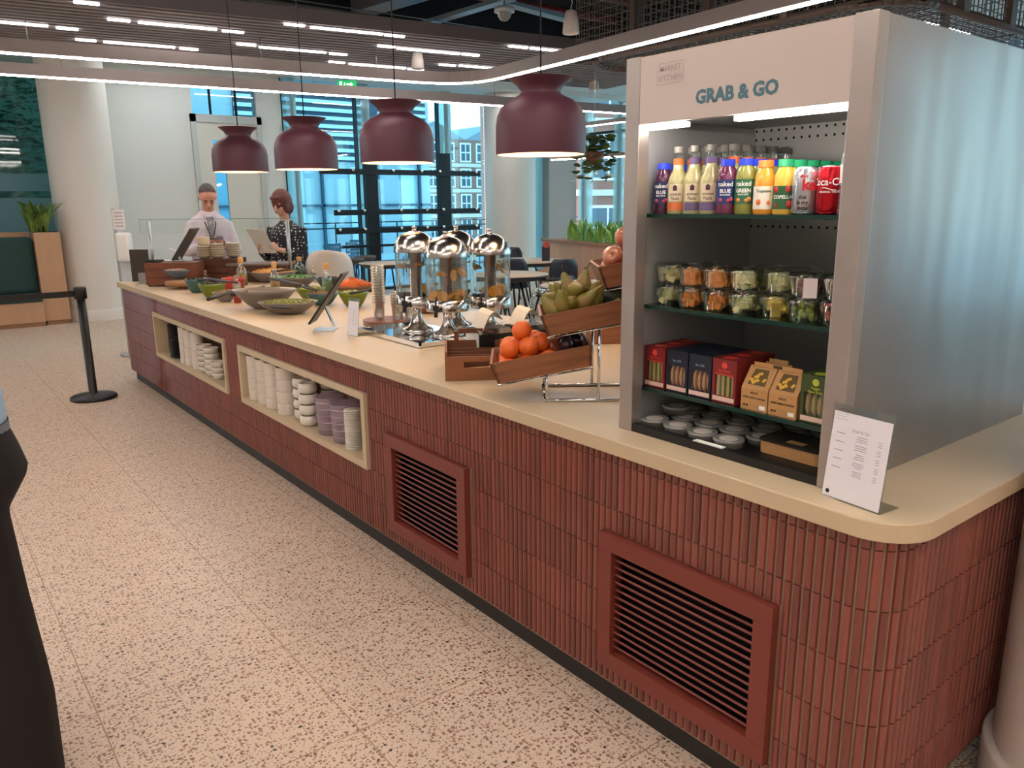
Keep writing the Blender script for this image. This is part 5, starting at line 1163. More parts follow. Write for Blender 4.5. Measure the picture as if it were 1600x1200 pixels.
pendant(845, 242, 140, 'mauve bell pendant lamp, nearest and largest in view, right of the others')
def speaker(px, py, wpx, label):
    sc_ = .13 / wpx; P = Vector((0, 0, EYE)) + ray(px, py) * sc_; e = empty('hanging_speaker', P, label, 'speaker')
    MB().lathe([(0, .0), (.062, 0), (.065, .008), (.060, .08), (.045, .16), (.03, .17), (0, .17)], 28).build('speaker_body', mat('speaker_white', '#c9c2bb', .5), e)
    MB().tube([(0, 0, .165), (0, 0, .20), (.015, 0, .23), (-.01, 0, .26), (0, 0, .30), (0, 0, (3.1 if P.y > 6.5 and P.x < 6 else 4.5) - P.z)], .004, 6).build('hook_cable', STEEL, e)
speaker(653, 108, 20, 'white hanging speaker below the slatted raft'); speaker(892, 53, 26, 'white hanging speaker in front of the mesh cage, high up'); speaker(928, 141, 16, 'small white hanging speaker beyond the nearest pendant lamp')
# exit sign, smoke dome
P = Vector((0, 0, EYE)) + ray(543, 132) * (12.3 / F); e = empty('exit_sign', P, 'green exit sign with a running figure, hung near the windows', 'sign', None, YAW + .15)
MB().box(-.16, .14, -.012, .012, -.06, .06).build('sign_panel', mat('sign_green', '#0f8a4a', .5, emit='#12a058', es=.8), e)
fx_ = MB(); Mf = Matrix(((1, 0, 0, 0), (0, 0, -1, -.014), (0, 1, 0, 0), (0, 0, 0, 1)))
fx_.prism([(-.12, -.04), (-.085, -.04), (-.085, .04), (-.12, .04)], 0, .002, M=Mf); fx_.prism([(-.02, -.01), (.05, -.01), (.05, -.03), (.09, 0), (.05, .03), (.05, .01), (-.02, .01)], 0, .002, M=Mf)
fx_.tube([Mf @ Vector((-.06, -.04, 0)), Mf @ Vector((-.05, -.01, 0)), Mf @ Vector((-.04, .025, 0))], .007, 6); fx_.build('running_figure', mat('sign_white', '#ffffff', .5, emit='#ffffff', es=.8), e)
MB().tube([(0, 0, .06), (0, 0, 3.72 - P.z)], .006, 6).build('rod', STEEL, e)
P = Vector((0, 0, EYE)) + ray(788, 20) * (6.5 / F); e = empty('camera_dome', P, 'clear dome camera under the dark ceiling, right of centre', 'camera')
MB().lathe([(0, -.07), (.03, -.06), (.055, -.03), (.06, 0)], 24).build('dome', glass('dome_glass', '#b9c3c6', .2, .05, .3), e); MB().lathe([(.06, 0), (.085, .005), (.085, .04), (0, .05)], 24).build('housing', mat('galvanised', ''), e); MB().tube([(0, 0, .04), (0, 0, 4.5 - P.z)], .01, 6).build('drop_rod', STEEL, e)
# ------------------------------------------------------------------ people
SKIN = mat('skin', '#c98f78', .55, noise=.04, nscale=30); SKIN2 = mat('skin_pale', '#d3a08a', .55)
def V(*a): return Vector(a)
def hand(mb, wrist, fwd, palm, side, size=1.0, curl=.9):
    # wrist point, forward direction, palm normal, side: direction in which the thumb leaves
    f = fwd.normalized(); n = palm.normalized(); s_ = side.normalized()
    P = [wrist, wrist + f * .03 * size, wrist + f * .07 * size, wrist + f * .09 * size]
    R = Matrix((s_, n, f)).transposed()
    mb.loft([(p, a * size, b * size, 0, R) for p, (a, b) in zip(P, ((.024, .018), (.034, .017), (.042, .015), (.040, .012)))], 14)
    for i, (o, l) in enumerate(((.030, .072), (.010, .080), (-.011, .074), (-.031, .058))):
        b0 = wrist + f * .082 * size + s_ * o * size; pts = [b0]; a = 0; l *= size
        for q in (.42, .33, .25):
            a += curl * (.55 if q > .4 else .75); pts.append(pts[-1] + (f * math.cos(a) + n * math.sin(a)) * l * q)
        mb.tube(pts, [.0092 * size, .0088 * size, .0082 * size, .0070 * size], 8)
    t0 = wrist + f * .028 * size + s_ * .026 * size
    mb.tube([t0, t0 + (f * .6 + s_ * .6 + n * .25).normalized() * .035 * size, t0 + (f * .85 + s_ * .45 + n * .5).normalized() * .064 * size], [.014 * size, .0105 * size, .0085 * size], 8)
def limb(mb, pts, rs, seg=14):
    P = [Vector(p) for p in pts]; Q = []; R = []
    for i in range(len(P) - 1):
        for k in range(5): t = k / 5; Q.append(P[i].lerp(P[i + 1], t)); R.append(rs[i] * (1 - t) + rs[i + 1] * t)
    Q.append(P[-1]); R.append(rs[-1]); mb.tube(Q, R, seg)
def head(mb, c, yaw, pitch, roll=0):
    # c: centre of head; local +Y is the face direction
    M = Matrix.Translation(c) @ RZ(yaw) @ RX(-pitch) @ RY(roll)
    mb.sphere((0, -.008, .018), .098, 24, 16, (.80, 1.0, 1.04), M=M)
    mb.sphere((0, .022, -.045), .070, 20, 12, (.84, .92, 1.05), M=M); mb.sphere((0, .055, -.092), .026, 14, 8, (1.1, .8, .8), M=M)
    mb.sphere((0, .035, -.075), .045, 16, 10, (1.0, .9, .8), M=M)
    mb.tube([M @ V(0, .082, .015), M @ V(0, .100, -.012), M @ V(0, .112, -.032), M @ V(0, .094, -.042)], [.009, .012, .0155, .010], 10)
    for s_ in (-1, 1):
        mb.sphere((s_ * .080, -.002, -.010), .026, 12, 8, (.35, .7, 1.15), M=M); mb.sphere((s_ * .030, .077, .022), .024, 12, 8, (1.2, .5, .45), M=M); mb.sphere((s_ * .038, .066, -.028), .022, 12, 8, (1, .7, .8), M=M)
    mb.sphere((0, .088, -.066), .020, 12, 8, (1.2, .5, .5), M=M)
    return M
def face(M, parent, brow, skinlip='#9b5a50'):
    e = MB(); b = MB(); l = MB()
    for s_ in (-1, 1):
        e.sphere((s_ * .031, .083, .004), .011, 12, 8, (1.2, .6, .55), M=M); 
        b.tube([M @ V(s_ * .016, .094, .024), M @ V(s_ * .032, .092, .030), M @ V(s_ * .048, .080, .024)], .0035, 6)
    l.sphere((0, .101, -.0665), .016, 12, 6, (1.15, .35, .30), M=M)
    e.build('eyes', mat('eye', '#3b2c28', .3), parent); b.build('eyebrows', brow, parent); l.build('lips', mat('lip_' + skinlip, skinlip, .5), parent)
def shell(mb, rings, seg=28): mb.loft(rings, seg)

def shoes(X, xs, y, yaw, parent, m):
    for sg in (-1, 1):
        q = MB(); M = T(*X(sg * xs, y, 0)) @ RZ(yaw); q.loft([(V(0, 0, 0), .046, .135), (V(0, 0, .03), .048, .135), (V(0, -.02, .065), .042, .10), (V(0, -.055, .105), .040, .058)], 20); q.build('shoe', m, parent, M)
def man():
    base = Vector((2.63, 8.52, 0)); fy = math.radians(170)   # faces the counter and camera
    f = V(-math.sin(fy), math.cos(fy), 0); s_ = V(math.cos(fy), math.sin(fy), 0)   # local y forward, local x right-hand side
    X = lambda a, b, z: base + s_ * a + f * b + V(0, 0, z)
    yaw = fy
    zt = zat(base.x, base.y, 286); k = zt / 1.80
    hc = X(0.0, .075, zt - .125)
    mb = MB(); HM = head(mb, hc + V(0, 0, -.012), yaw, .72)
    mb.tube([X(0, -.02, 1.42 * k), X(0, .02, 1.52 * k), hc + V(0, 0, -.03)], [.062, .056, .058], 16)
    mb.loft([(X(0, 0, z), a, b, yaw) for z, a, b in ((.95, .15, .10), (1.1, .15, .10), (1.3, .17, .11), (1.42, .15, .09), (1.47, .07, .06))], 24)
    sh = [X(.165, -.01, 1.40 * k), X(-.165, -.01, 1.40 * k)]; el = [X(.245, .06, 1.15), X(-.245, .06, 1.15)]; wr = [X(.085, .27, 1.24), X(-.07, .27, 1.25)]
    for a, b, c in zip(sh, el, wr): limb(mb, [a, b, c], [.05, .042, .028])
    mid = X(0.0, .37, 1.28)
    for i, (w_, sg) in enumerate(zip(wr, (1, -1))):
        d = (mid - w_); d.z *= .5; hand(mb, w_, d, V(0, 0, 1) * 1.0 - f * .2, f * 1.0 + V(0, 0, .2), 1.0, .8)
    for sg in (-1, 1): limb(mb, [X(sg * .09, 0, .95), X(sg * .10, .03, .50), X(sg * .10, 0, .09)], [.085, .055, .042]); mb.sphere(tuple(X(sg * .10, .05, .05)), .05, 12, 8, (.9, 1.6, .8))
    body = remeshed(mb, 'person', SKIN, None, .0065, 3)
    tag(body, 'man in pale shirt and lanyard behind the counter, looking down at a black phone', 'person')
    # shirt
    m = MB(); shell(m, [(X(0, .0, z * k), a, b, yaw) for z, a, b in ((.86, .205, .15), (.98, .205, .15), (1.10, .195, .145), (1.25, .20, .15), (1.36, .205, .145), (1.43, .20, .12), (1.49, .12, .09), (1.53, .078, .074))])
    for a, b, c in zip(sh, el, wr): limb(m, [a, b, b.lerp(c, .72)], [.072, .060, .046]); m.tube([b.lerp(c, .66), b.lerp(c, .80)], [.047, .042], 14)
    shirt = remeshed(m, 'shirt', mat('shirt_lilac', '#c9bfc8', .8, bump=.15, bscale=14), body, .010, 5)
    m = MB(); m.tube([X(-.075, .03, 1.50 * k), X(-.03, .115, 1.46 * k), X(0, .135, 1.40 * k), X(.03, .115, 1.46 * k), X(.075, .03, 1.50 * k)], .016, 8); m.build('collar', mat('shirt_lilac', ''), body)
    m = MB(); m.prism([(-.035, 0), (.035, 0), (.022, -.20), (-.022, -.20)], 0, .006, M=T(*X(0, .135, 1.47 * k)) @ RZ(yaw) @ RX(math.radians(97))); m.build('patterned_vest', mat('paisley', '#4a4756', .8, col2='#b7b0bd', nscale=70), body)
    m = MB(); m.tube([X(-.07, .04, 1.50 * k), X(-.045, .15, 1.38 * k), X(0, .175, 1.22 * k), X(.045, .15, 1.38 * k), X(.07, .04, 1.50 * k)], .006, 6); m.tube([X(0, .175, 1.22 * k), X(0, .185, 1.12 * k)], .007, 6); m.build('lanyard', BLACK, body)
    m = MB(); m.loft([(X(0, 0, z), a, b, yaw) for z, a, b in ((.80, .19, .14), (.90, .185, .14), (.985, .18, .135))], 24)
    for sg in (-1, 1): limb(m, [X(sg * .095, 0, .88), X(sg * .10, .03, .50), X(sg * .10, 0, .08)], [.105, .078, .065])
    remeshed(m, 'trousers', mat('trouser_navy', '#20242e', .8), body, .012, 4)
    m = MB(); m.sphere((0, -.014, .030), .103, 24, 14, (.82, 1.0, 1.02), M=HM)
    # cut the hair cap back from the face
    for v in list(m.bm.verts):
        l = HM.inverted() @ v.co
        if l.z < .02 + max(0, l.y + .01) * 1.15 and l.y > -.045 or l.z < -.05: m.bm.verts.remove(v)
    m.build('hair', mat('hair_grey', '#54504e', .8, noise=.3, nscale=120), body)
    m = MB(); m.sphere((0, .045, -.082), .047, 16, 10, (1.05, .95, .62), M=HM); m.build('stubble', mat('stubble', '#7d6a62', .8, noise=.15, nscale=200), body)
    face(HM, body, mat('hair_grey', ''))
    m = MB(); m.tube([wr[1] + V(0, 0, -.0) + (wr[1] - el[1]).normalized() * -.02, wr[1] + (wr[1] - el[1]).normalized() * -.002], .033, 14); m.build('wrist_watch', BLACK, body)
    shoes(X, .10, .05, yaw, body, BLACK)
    ph = MB().box(-.075, .075, -.036, .036, -.004, .004, M=T(*(mid + V(0, 0, .024))) @ RZ(yaw) @ RX(-.3), bev=.003).build('phone', BLACK); tag(ph, 'black phone held in both hands by the man in the pale shirt', 'phone')
man()

def woman():
    base = Vector((3.22, 7.92, 0)); fy = math.radians(118)     # turned to the left, towards the man
    f = V(-math.sin(fy), math.cos(fy), 0); s_ = V(math.cos(fy), math.sin(fy), 0); X = lambda a, b, z: base + s_ * a + f * b + V(0, 0, z); yaw = fy
    zt = zat(base.x, base.y, 298); k = zt / 1.72
    hc = X(0, .05, zt - .125); mb = MB(); HM = head(mb, hc, yaw, .35)
    mb.tube([X(0, -.03, 1.34 * k), X(0, .01, 1.45 * k), hc + V(0, 0, -.03)], [.055, .048, .05], 16)
    mb.loft([(X(0, 0, z), a, b, yaw) for z, a, b in ((.9, .14, .11), (1.1, .13, .10), (1.25, .15, .11), (1.36, .12, .08), (1.40, .06, .05))], 24)
    sh = [X(.17, -.01, 1.36 * k), X(-.17, -.01, 1.36 * k)]; el = [X(.23, .03, 1.08), X(-.22, .03, 1.10)]; wr = [X(.14, .25, 1.17), X(-.10, .24, 1.18)]
    for a, b, c in zip(sh, el, wr): limb(mb, [a, b, c], [.043, .036, .025])
    for w_, e_ in zip(wr, el): hand(mb, w_, (w_ - e_) + V(0, 0, .04), -s_ * (1 if w_ is wr[0] else -1) + V(0, 0, .6), V(0, 0, 1), .92, .7)
    for sg in (-1, 1): limb(mb, [X(sg * .08, 0, .9), X(sg * .09, .02, .48), X(sg * .09, 0, .08)], [.085, .055, .04]); mb.sphere(tuple(X(sg * .09, .04, .05)), .045, 12, 8, (.9, 1.5, .8))
    body = remeshed(mb, 'person', SKIN2, None, .0065, 3); tag(body, 'woman with auburn bob and white-dotted black blouse, seen from the side, holding papers', 'person')
    m = MB(); shell(m, [(X(0, -.01 + (.02 if z < 1.0 else 0), z * k), a, b, yaw) for z, a, b in ((.80, .20, .175), (.92, .20, .175), (1.02, .19, .155), (1.16, .185, .15), (1.28, .19, .145), (1.36, .17, .11), (1.40, .095, .075), (1.43, .066, .062))])
    for a, b, c in zip(sh, el, wr): limb(m, [a, b, b.lerp(c, .8)], [.068, .056, .042])
    bl = remeshed(m, 'dotted_blouse', None or mat('blouse_black', '#13141b', .75), body, .011, 5)
    d = mat('blouse_dots', '#13141b', .75); nt = d.node_tree; N = nt.nodes; L = nt.links; v = N.new('ShaderNodeTexVoronoi'); v.inputs['Scale'].default_value = 34; v.inputs['Randomness'].default_value = .5; g = N.new('ShaderNodeNewGeometry'); L.new(g.outputs['Position'], v.inputs['Vector'])
    c = N.new('ShaderNodeMath'); c.operation = 'LESS_THAN'; c.inputs[1].default_value = .26; L.new(v.outputs['Distance'], c.inputs[0]); mx = N.new('ShaderNodeMix'); mx.data_type = 'RGBA'; L.new(c.outputs[0], mx.inputs['Factor']); mx.inputs[6].default_value = lin('#13141b'); mx.inputs[7].default_value = lin('#d9dbe2'); L.new(mx.outputs[2], N['Principled BSDF'].inputs['Base Color'])
    bl.data.materials.clear(); bl.data.materials.append(d)
    m = MB(); m.loft([(X(0, 0, z), a, b, yaw) for z, a, b in ((.78, .19, .17), (.92, .18, .15))], 24)
    for sg in (-1, 1): limb(m, [X(sg * .09, 0, .85), X(sg * .09, .02, .48), X(sg * .09, 0, .08)], [.10, .075, .065])
    remeshed(m, 'trousers', mat('trouser_black', '#15161b', .8), body, .012, 4)
    m = MB(); m.sphere((0, -.02, .022), .112, 24, 16, (.84, 1.02, 1.08), M=HM)
    m.sphere((0, -.050, -.050), .088, 22, 14, (.98, .85, 1.05), M=HM); 
    for s in (-1, 1): m.sphere((s * .066, .012, -.035), .045, 16, 10, (.55, 1.0, 1.6), M=HM)
    m.tube([HM @ V(-.055, .055, .075), HM @ V(0, .076, .080), HM @ V(.055, .055, .075)], [.022, .018, .022], 10)
    hr = remeshed(m, 'hair', mat('hair_auburn', '#5f3129', .6, noise=.3, nscale=60, stretch=(1, 1, .2)), body, .007, 3)
    face(HM, body, mat('hair_auburn', ''))
    shoes(X, .09, .04, yaw, body, BLACK)
    pr = MB().box(-.11, .11, -.15, .15, -.002, .002, M=T(*(X(0.02, .36, 1.27))) @ RZ(yaw) @ RX(.95)).build('paper_sheets', mat('paper_w', '#d5d0cc', .7)); tag(pr, 'white sheets of paper held up by the woman in the dotted blouse', 'paper')
woman()

def bystander():
    # the person at the left edge: black trousers, light blue shirt
    base = Vector((-.01, 2.45, 0)); fy = math.radians(100); f = V(-math.sin(fy), math.cos(fy), 0); s_ = V(math.cos(fy), math.sin(fy), 0); X = lambda a, b, z: base + s_ * a + f * b + V(0, 0, z); yaw = fy
    mb = MB(); hc = X(0, .06, 1.60); HM = head(mb, hc, yaw, .1)
    mb.tube([X(0, -.02, 1.38), X(0, .0, 1.48), hc + V(0, 0, -.03)], [.06, .052, .055], 16)
    mb.loft([(X(0, 0, z), a, b, yaw) for z, a, b in ((.92, .14, .11), (1.1, .13, .10), (1.28, .16, .11), (1.38, .14, .09), (1.43, .07, .06))], 24)
    sh = [X(.18, 0, 1.38), X(-.18, 0, 1.38)]; el = [X(.235, .0, 1.12), X(-.235, .0, 1.12)]; wr = [X(.235, .10, .90), X(-.235, .10, .90)]
    for a, b, c in zip(sh, el, wr): limb(mb, [a, b, c], [.046, .038, .026]); hand(mb, c, V(0, 0, -1) + f * .25, -s_ if a is sh[0] else s_, f, .95, .45)
    for sg in (-1, 1): limb(mb, [X(sg * .09, -.01, .92), X(sg * .095, -.05, .55), X(sg * .10, -.05, .08)], [.09, .055, .042]); mb.sphere(tuple(X(sg * .10, -.01, .045)), .042, 12, 8, (1.4, .9, .8))
    body = remeshed(mb, 'person', SKIN, None, .0075, 3); tag(body, 'person in black trousers and light blue shirt, cut off by the left edge', 'person')
    m = MB(); shell(m, [(X(0, -.02, .84), .18, .14, yaw), (X(0, -.045, .93), .20, .172, yaw), (X(0, -.04, 1.0), .195, .160, yaw), (X(0, -.02, 1.07), .170, .158, yaw)])
    for sg in (-1, 1): limb(m, [X(sg * .095, -.01, .86), X(sg * .095, -.045, .60), X(sg * .10, -.055, .30), X(sg * .10, -.05, .03)], [.125, .105, .118, .118])
    remeshed(m, 'trousers', mat('trouser_jet', '#14100f', .85), body, .012, 5)
    m = MB(); shell(m, [(X(0, -.02, 1.06), .175, .168, yaw), (X(0, -.02, 1.15), .175, .162, yaw), (X(0, 0, 1.28), .19, .14, yaw), (X(0, 0, 1.38), .18, .12, yaw), (X(0, 0, 1.44), .09, .075, yaw)])
    for a, b, c in zip(sh, el, wr): limb(m, [a, b, b.lerp(c, .8)], [.072, .058, .044])
    remeshed(m, 'shirt', mat('shirt_blue', '#9fb9cf', .8), body, .012, 5)
    MB().lathe([(.172, 0), (.172, .035)], 30, T(*X(0, -.02, 1.035)) @ RZ(yaw) @ Matrix.Diagonal((1.03, .97, 1, 1))).build('belt', mat('belt_grey', '#6f7880', .5), body)
    m = MB(); m.sphere((0, -.02, .025), .108, 24, 14, (.84, 1.0, 1.05), M=HM)
    for v in list(m.bm.verts):
        l = HM.inverted() @ v.co
        if l.z < .02 + max(0, l.y + .01) * 1.15 and l.y > -.045 or l.z < -.06: m.bm.verts.remove(v)
    m.build('hair', mat('hair_brown', '#3a2a22', .8), body); face(HM, body, mat('hair_brown', '')); shoes(X, .10, .0, yaw, body, BLACK)
bystander()

# ------------------------------------------------------------------ barrier post, bench, planter, sanitiser
sp_ = at(147, 622, 0); e = empty('barrier_post', sp_, 'black barrier post with a round base and belt on the terrazzo floor', 'barrier post', None)
MB().lathe([(0, 0), (.185, 0), (.185, .018), (.17, .03), (.04, .045), (.034, .05), (.034, .90), (0, .90)], 40).build('post', BLACK, e); MB().lathe([(.034, .86), (.05, .865), (.05, .955), (.045, .965), (0, .965)], 24).build('belt_head', BLACK, e)
q = at(-320, 510, .0); MB().box(-4.2, -.04, -.002, .002, .885, .935, M=RZ(.05)).build('belt', BLACK, e)
OAK = mat('pale_oak', '#b98e6c', .5, noise=.07, nscale=5, stretch=(1, 1, .15)); GRN = mat('green_upholstery', '#1f3d38', .8)
pl0 = empty('planter_box', (1.70, 12.62, 0), 'tall pale oak planter box in front of the white column', 'planter'); 
MB().box(-.17, .15, 0, .28, .06, 1.28, bev=.004).build('box_body', OAK, pl0); MB().box(-.15, .13, .02, .27, 0, .06).build('plinth', mat('oak_dark', '#94694a', .6), pl0)
MB().box(-.155, .135, .02, .27, 1.28, 1.29).build('soil', mat('soil', '#33291f', .9), pl0); MB().box(-1.6, -.17, .38, .62, .06, 1.28, bev=.004).build('rear_box', OAK, pl0)
bn = empty('bench_seat', (1.53, 12.62, 0), 'oak bench with dark green seat and backrest beside the planter', 'bench')
MB().box(-2.4, -.005, -.05, .37, .06, .34).build('bench_base', OAK, bn); MB().box(-2.4, -.005, -.03, .36, 0, .06).build('plinth', mat('oak_dark', ''), bn)
MB().box(-2.4, -.01, -.08, .36, .34, .46, bev=.03).build('seat', GRN, bn); MB().box(-2.4, -.01, .10, .36, .46, 1.22, bev=.05).build('backrest', GRN, bn)
def bladeplant(loc, n, h, sp, m, label, name='leafy_plant', seed=1, group=None, spread=.5):
    rd = random.Random(seed); mb = MB()
    for k in range(n):
        a = rd.uniform(0, 2 * PI); b = V(rd.uniform(-sp[0], sp[0]), rd.uniform(-sp[1], sp[1]), 0); hh = h * rd.uniform(.55, 1.05); o = V(math.cos(a), math.sin(a), 0) * hh * rd.uniform(.1, spread); w_ = rd.uniform(.018, .034); sd_ = V(-math.sin(a), math.cos(a), 0) * w_
        prev = None
        for i in range(6):
            t = i / 5; c = b + o * t ** 1.6 + V(0, 0, hh * (t - .25 * t * t * t)); wv = sd_ * (math.sin(PI * (.12 + .88 * t)) + .02); cur = [mb.bm.verts.new(c - wv), mb.bm.verts.new(c + wv)]
            if prev: mb._f([prev[0], prev[1], cur[1], cur[0]])
            prev = cur
    mb.norecalc = True; o_ = mb.build(name, m); o_.location = loc; tag(o_, label, 'plant', group); return o_
LEAF = mat('leaf_green', '#44632a', .5, col2='#7a9440', nscale=9); LEAF2 = mat('leaf_bright', '#5f8f35', .5, col2='#8fb85a', nscale=5)
bladeplant((1.62, 12.75, 1.29), 70, .55, (.10, .08), LEAF, 'green bushy plant growing out of the oak planter box at the left', seed=3, spread=.75)
# sanitiser stand
e = empty('sanitiser_stand', (2.42, 12.0, 0), 'steel hand sanitiser stand with a printed sheet, beside the column', 'stand', None, YAW); e.location = (1.98, 9.4, 0)
zt_ = zat(1.98, 9.4, 326)
c_ = e.location; sx = metres(1, c_)
MB().box(-.10, -.07, 0, .02, 0, zt_).build('pole', STEEL, e); MB().cyl((0, 0, 0), .17, .015, 30).build('base', STEEL, e); MB().box(-.07, .09, .0, .015, .02, zt_ * .80).build('panel', mat('panel_pale', '#c3cdd0', .4), e)
MB().box(-.09, .04, -.01, .0, zt_ - .22, zt_ - .01).build('printed_sheet', mat('paper_w', ''), e); MB().box(-.05, .10, -.10, .0, zt_ - .56, zt_ - .25, bev=.03).build('dispenser_case', mat('case_white', '#dfe0dc', .35), e)
m = MB()
for i in range(5): m.box(-.07, .02, -.0115, -.0105, zt_ - .05 - i * .035, zt_ - .038 - i * .035)
m.build('sheet_print', mat('ink_grey', ''), e)

# ------------------------------------------------------------------ dining furniture
NAVY = mat('navy_shell', '#262d3a', .5); LEGM = mat('leg_black', '#14171c', .45); TOP = mat('table_top', '#c2ab93', .45); TOPE = mat('table_edge', '#2a2c33', .5)
def table(x, y, r, label, h=.74, tall=False, ry=None):
    e = empty('round_table', (x, y, 0), label, 'table'); S = Matrix.Diagonal((1, (ry or r) / r, 1, 1))
    MB().lathe([(0, h - .004), (r - .01, h - .004), (r, h - .012), (r - .01, h - .03), (r * .8, h - .07), (0, h - .07)], 48, S).build('table_base_shell', TOPE, e)
    MB().lathe([(0, h + .001), (r - .004, h + .001), (r - .002, h - .006), (0, h - .006)], 48, S).build('table_top', TOP, e)
    m = MB()
    for a in (.6, 2.2, 3.8, 5.4): m.tube([(r * .25 * math.cos(a), r * .25 * math.sin(a), h - .06), (r * .62 * math.cos(a), r * .62 * math.sin(a), 0)], .014, 8)
    m.build('leg_frame', LEGM, e)
def chair_shell(x, y, rz, label, kind='shell', m=None, group=None):
    m = m or NAVY; e = empty('dining_chair', (x, y, 0), label, 'chair', group, rz)
    b = MB()
    if kind == 'shell':
        b.lathe([(0, .43), (.16, .435), (.20, .45), (.215, .47), (.208, .475), (.15, .45), (0, .445)], 28); b.build('seat', m, e)
        b = MB()
        for k in range(13):
            pass
        W = []
        for i in range(9):
            t = i / 8; z = .46 + .40 * t; w_ = .19 + .01 * math.sin(t * PI) - (.05 * max(0, t - .8) * 5) ** 1; L = []
            for j in range(9): u = j / 4 - 1; L.append(b.bm.verts.new((w_ * u, .20 + .05 * t - .10 * u * u, z)))
            W.append(L)
        for A, B in zip(W, W[1:]):
            for j in range(8): b._f([A[j], A[j + 1], B[j + 1], B[j]])
        o = b.build('backrest', m, e); o.modifiers.new('s', 'SOLIDIFY').thickness = .014
    else:
        b.lathe([(0, .44), (.20, .44), (.22, .455), (.20, .465), (0, .46)], 28); b.build('seat', m, e); b = MB(); pts = []
        for k in range(15): a = -.35 + (PI + .7) * k / 14; pts.append((.25 * math.cos(a), .05 + .24 * math.sin(a), .68))
        b.tube(pts, .020, 10)
        for k in (1, 4, 7, 10, 13): p = pts[k]; b.tube([p, (p[0] * .8, p[1] * .8, .45)], .010, 6)
        b.build('backrest', m, e)
    for sx_ in (-1, 1):
        for sy_ in (-1, 1): MB().tube([(sx_ * .12, sy_ * .12, .44), (sx_ * .20, sy_ * .20, 0)], [.014, .010], 8).build('leg', LEGM, e)
def PD(px, d): r_ = ray(px, 311) * (d / F); return r_.x, r_.y
def facing_away(x, y, da=0): return math.atan2(x, -y) + da
for px, d, r, l_ in ((795, 9.7, .50, 'round table with pale top just beyond the drinks dispensers'), (818, 12.0, .66, 'larger pale round table by the banquette, with a small card holder on it'), (602, 11.8, .45, 'round pale table in front of the black metal rack'), (935, 8.3, .62, 'round pale table behind the pears and the top crate')):
    x, y = PD(px, d); table(x, y, r, l_)
for px, d, da, kind, l_ in ((879, 10.7, .15, 'shell', 'dark navy shell chair with its back to us, in front of the banquette'), (805, 10.9, -.2, 'shell', 'dark navy shell chair half hidden behind the rightmost dispenser'),
                           (862, 9.8, .5, 'rail', 'dark armchair with a round rail, beside the nearer round table'), (905, 9.2, 2.9, 'rail', 'dark armchair with a wide rail, behind the pears'), (796, 13.3, 3.0, 'shell', 'dark chair on the far side of the larger table'), (770, 10.4, 1.4, 'rail', 'dark armchair seen through the dispensers')):
    x, y = PD(px, d); chair_shell(x, y, facing_away(x, y, da), l_, kind)
x, y = PD(853, 11.8)
e = empty('card_holder', (x, y, .741), 'dark card holder with a red top standing on the larger table', 'card holder', None, YAW); MB().box(-.06, .06, -.02, .02, 0, .23).build('holder_body', mat('holder_dark', '#2c2a30', .5), e); MB().box(-.04, .05, -.025, .015, .20, .29, bev=.01).build('red_top', mat('holder_red', '#b5473a', .5), e)
def stool(x, y, label):
    e = empty('bar_stool', (x, y, 0), label, 'stool'); MB().lathe([(0, .70), (.14, .70), (.17, .73), (.18, .77), (.165, .775), (.12, .735), (0, .73)], 26).build('seat', mat('stool_brown', '#4d4744', .5), e)
    for sx_ in (-1, 1):
        for sy_ in (-1, 1): MB().tube([(sx_ * .09, sy_ * .09, .71), (sx_ * .19, sy_ * .19, 0)], .011, 8).build('leg', LEGM, e)
    m = MB(); P = [(.155 * a, .155 * b, .24) for a, b in ((-1, -1), (1, -1), (1, 1), (-1, 1), (-1, -1))]
    for a, b in zip(P, P[1:]): m.tube([a, b], .008, 6)
    m.build('foot_rail', LEGM, e)
sx0, sy0 = PD(546, 12.3); sx1, sy1 = PD(566, 12.9)
stool(sx0, sy0, 'brown bar stool left of the black metal rack'); stool(sx1, sy1, 'second bar stool, half hidden behind the first near the windows')
# white moulded chair by the woman
e = empty('white_chair', (3.42, 7.35, 0), 'white moulded high chair standing behind the salads, beside the woman', 'chair', None, YAW + PI)
zz = zat(3.42, 7.35, 389); b = MB(); W = []
for i in range(11):
    t = i / 10; z = zz - .34 + .34 * t; w_ = .19 + .05 * math.sin(t * PI * .9); L = []
    for j in range(13): u = j / 6 - 1; L.append(b.bm.verts.new((w_ * u * (1 - .12 * max(0, t - .85) * 6 * abs(u)), .20 + .03 * t - .17 * u * u, z - .10 * u * u * (1 - t * .6))))
    W.append(L)
for A, B in zip(W, W[1:]):
    for j in range(12): b._f([A[j], A[j + 1], B[j + 1], B[j]])
o = b.build('backrest', mat('chair_white', '#d9cfc4', .4), e); o.modifiers.new('s', 'SOLIDIFY').thickness = .018
MB().lathe([(0, zz - .36), (.19, zz - .355), (.215, zz - .33), (.20, zz - .325), (0, zz - .345)], 28).build('seat', mat('chair_white', ''), e)
for sx_ in (-1, 1):
    for sy_ in (-1, 1): MB().tube([(sx_ * .10, sy_ * .10, zz - .36), (sx_ * .21, sy_ * .21, 0)], .012, 8).build('leg', STEEL, e)
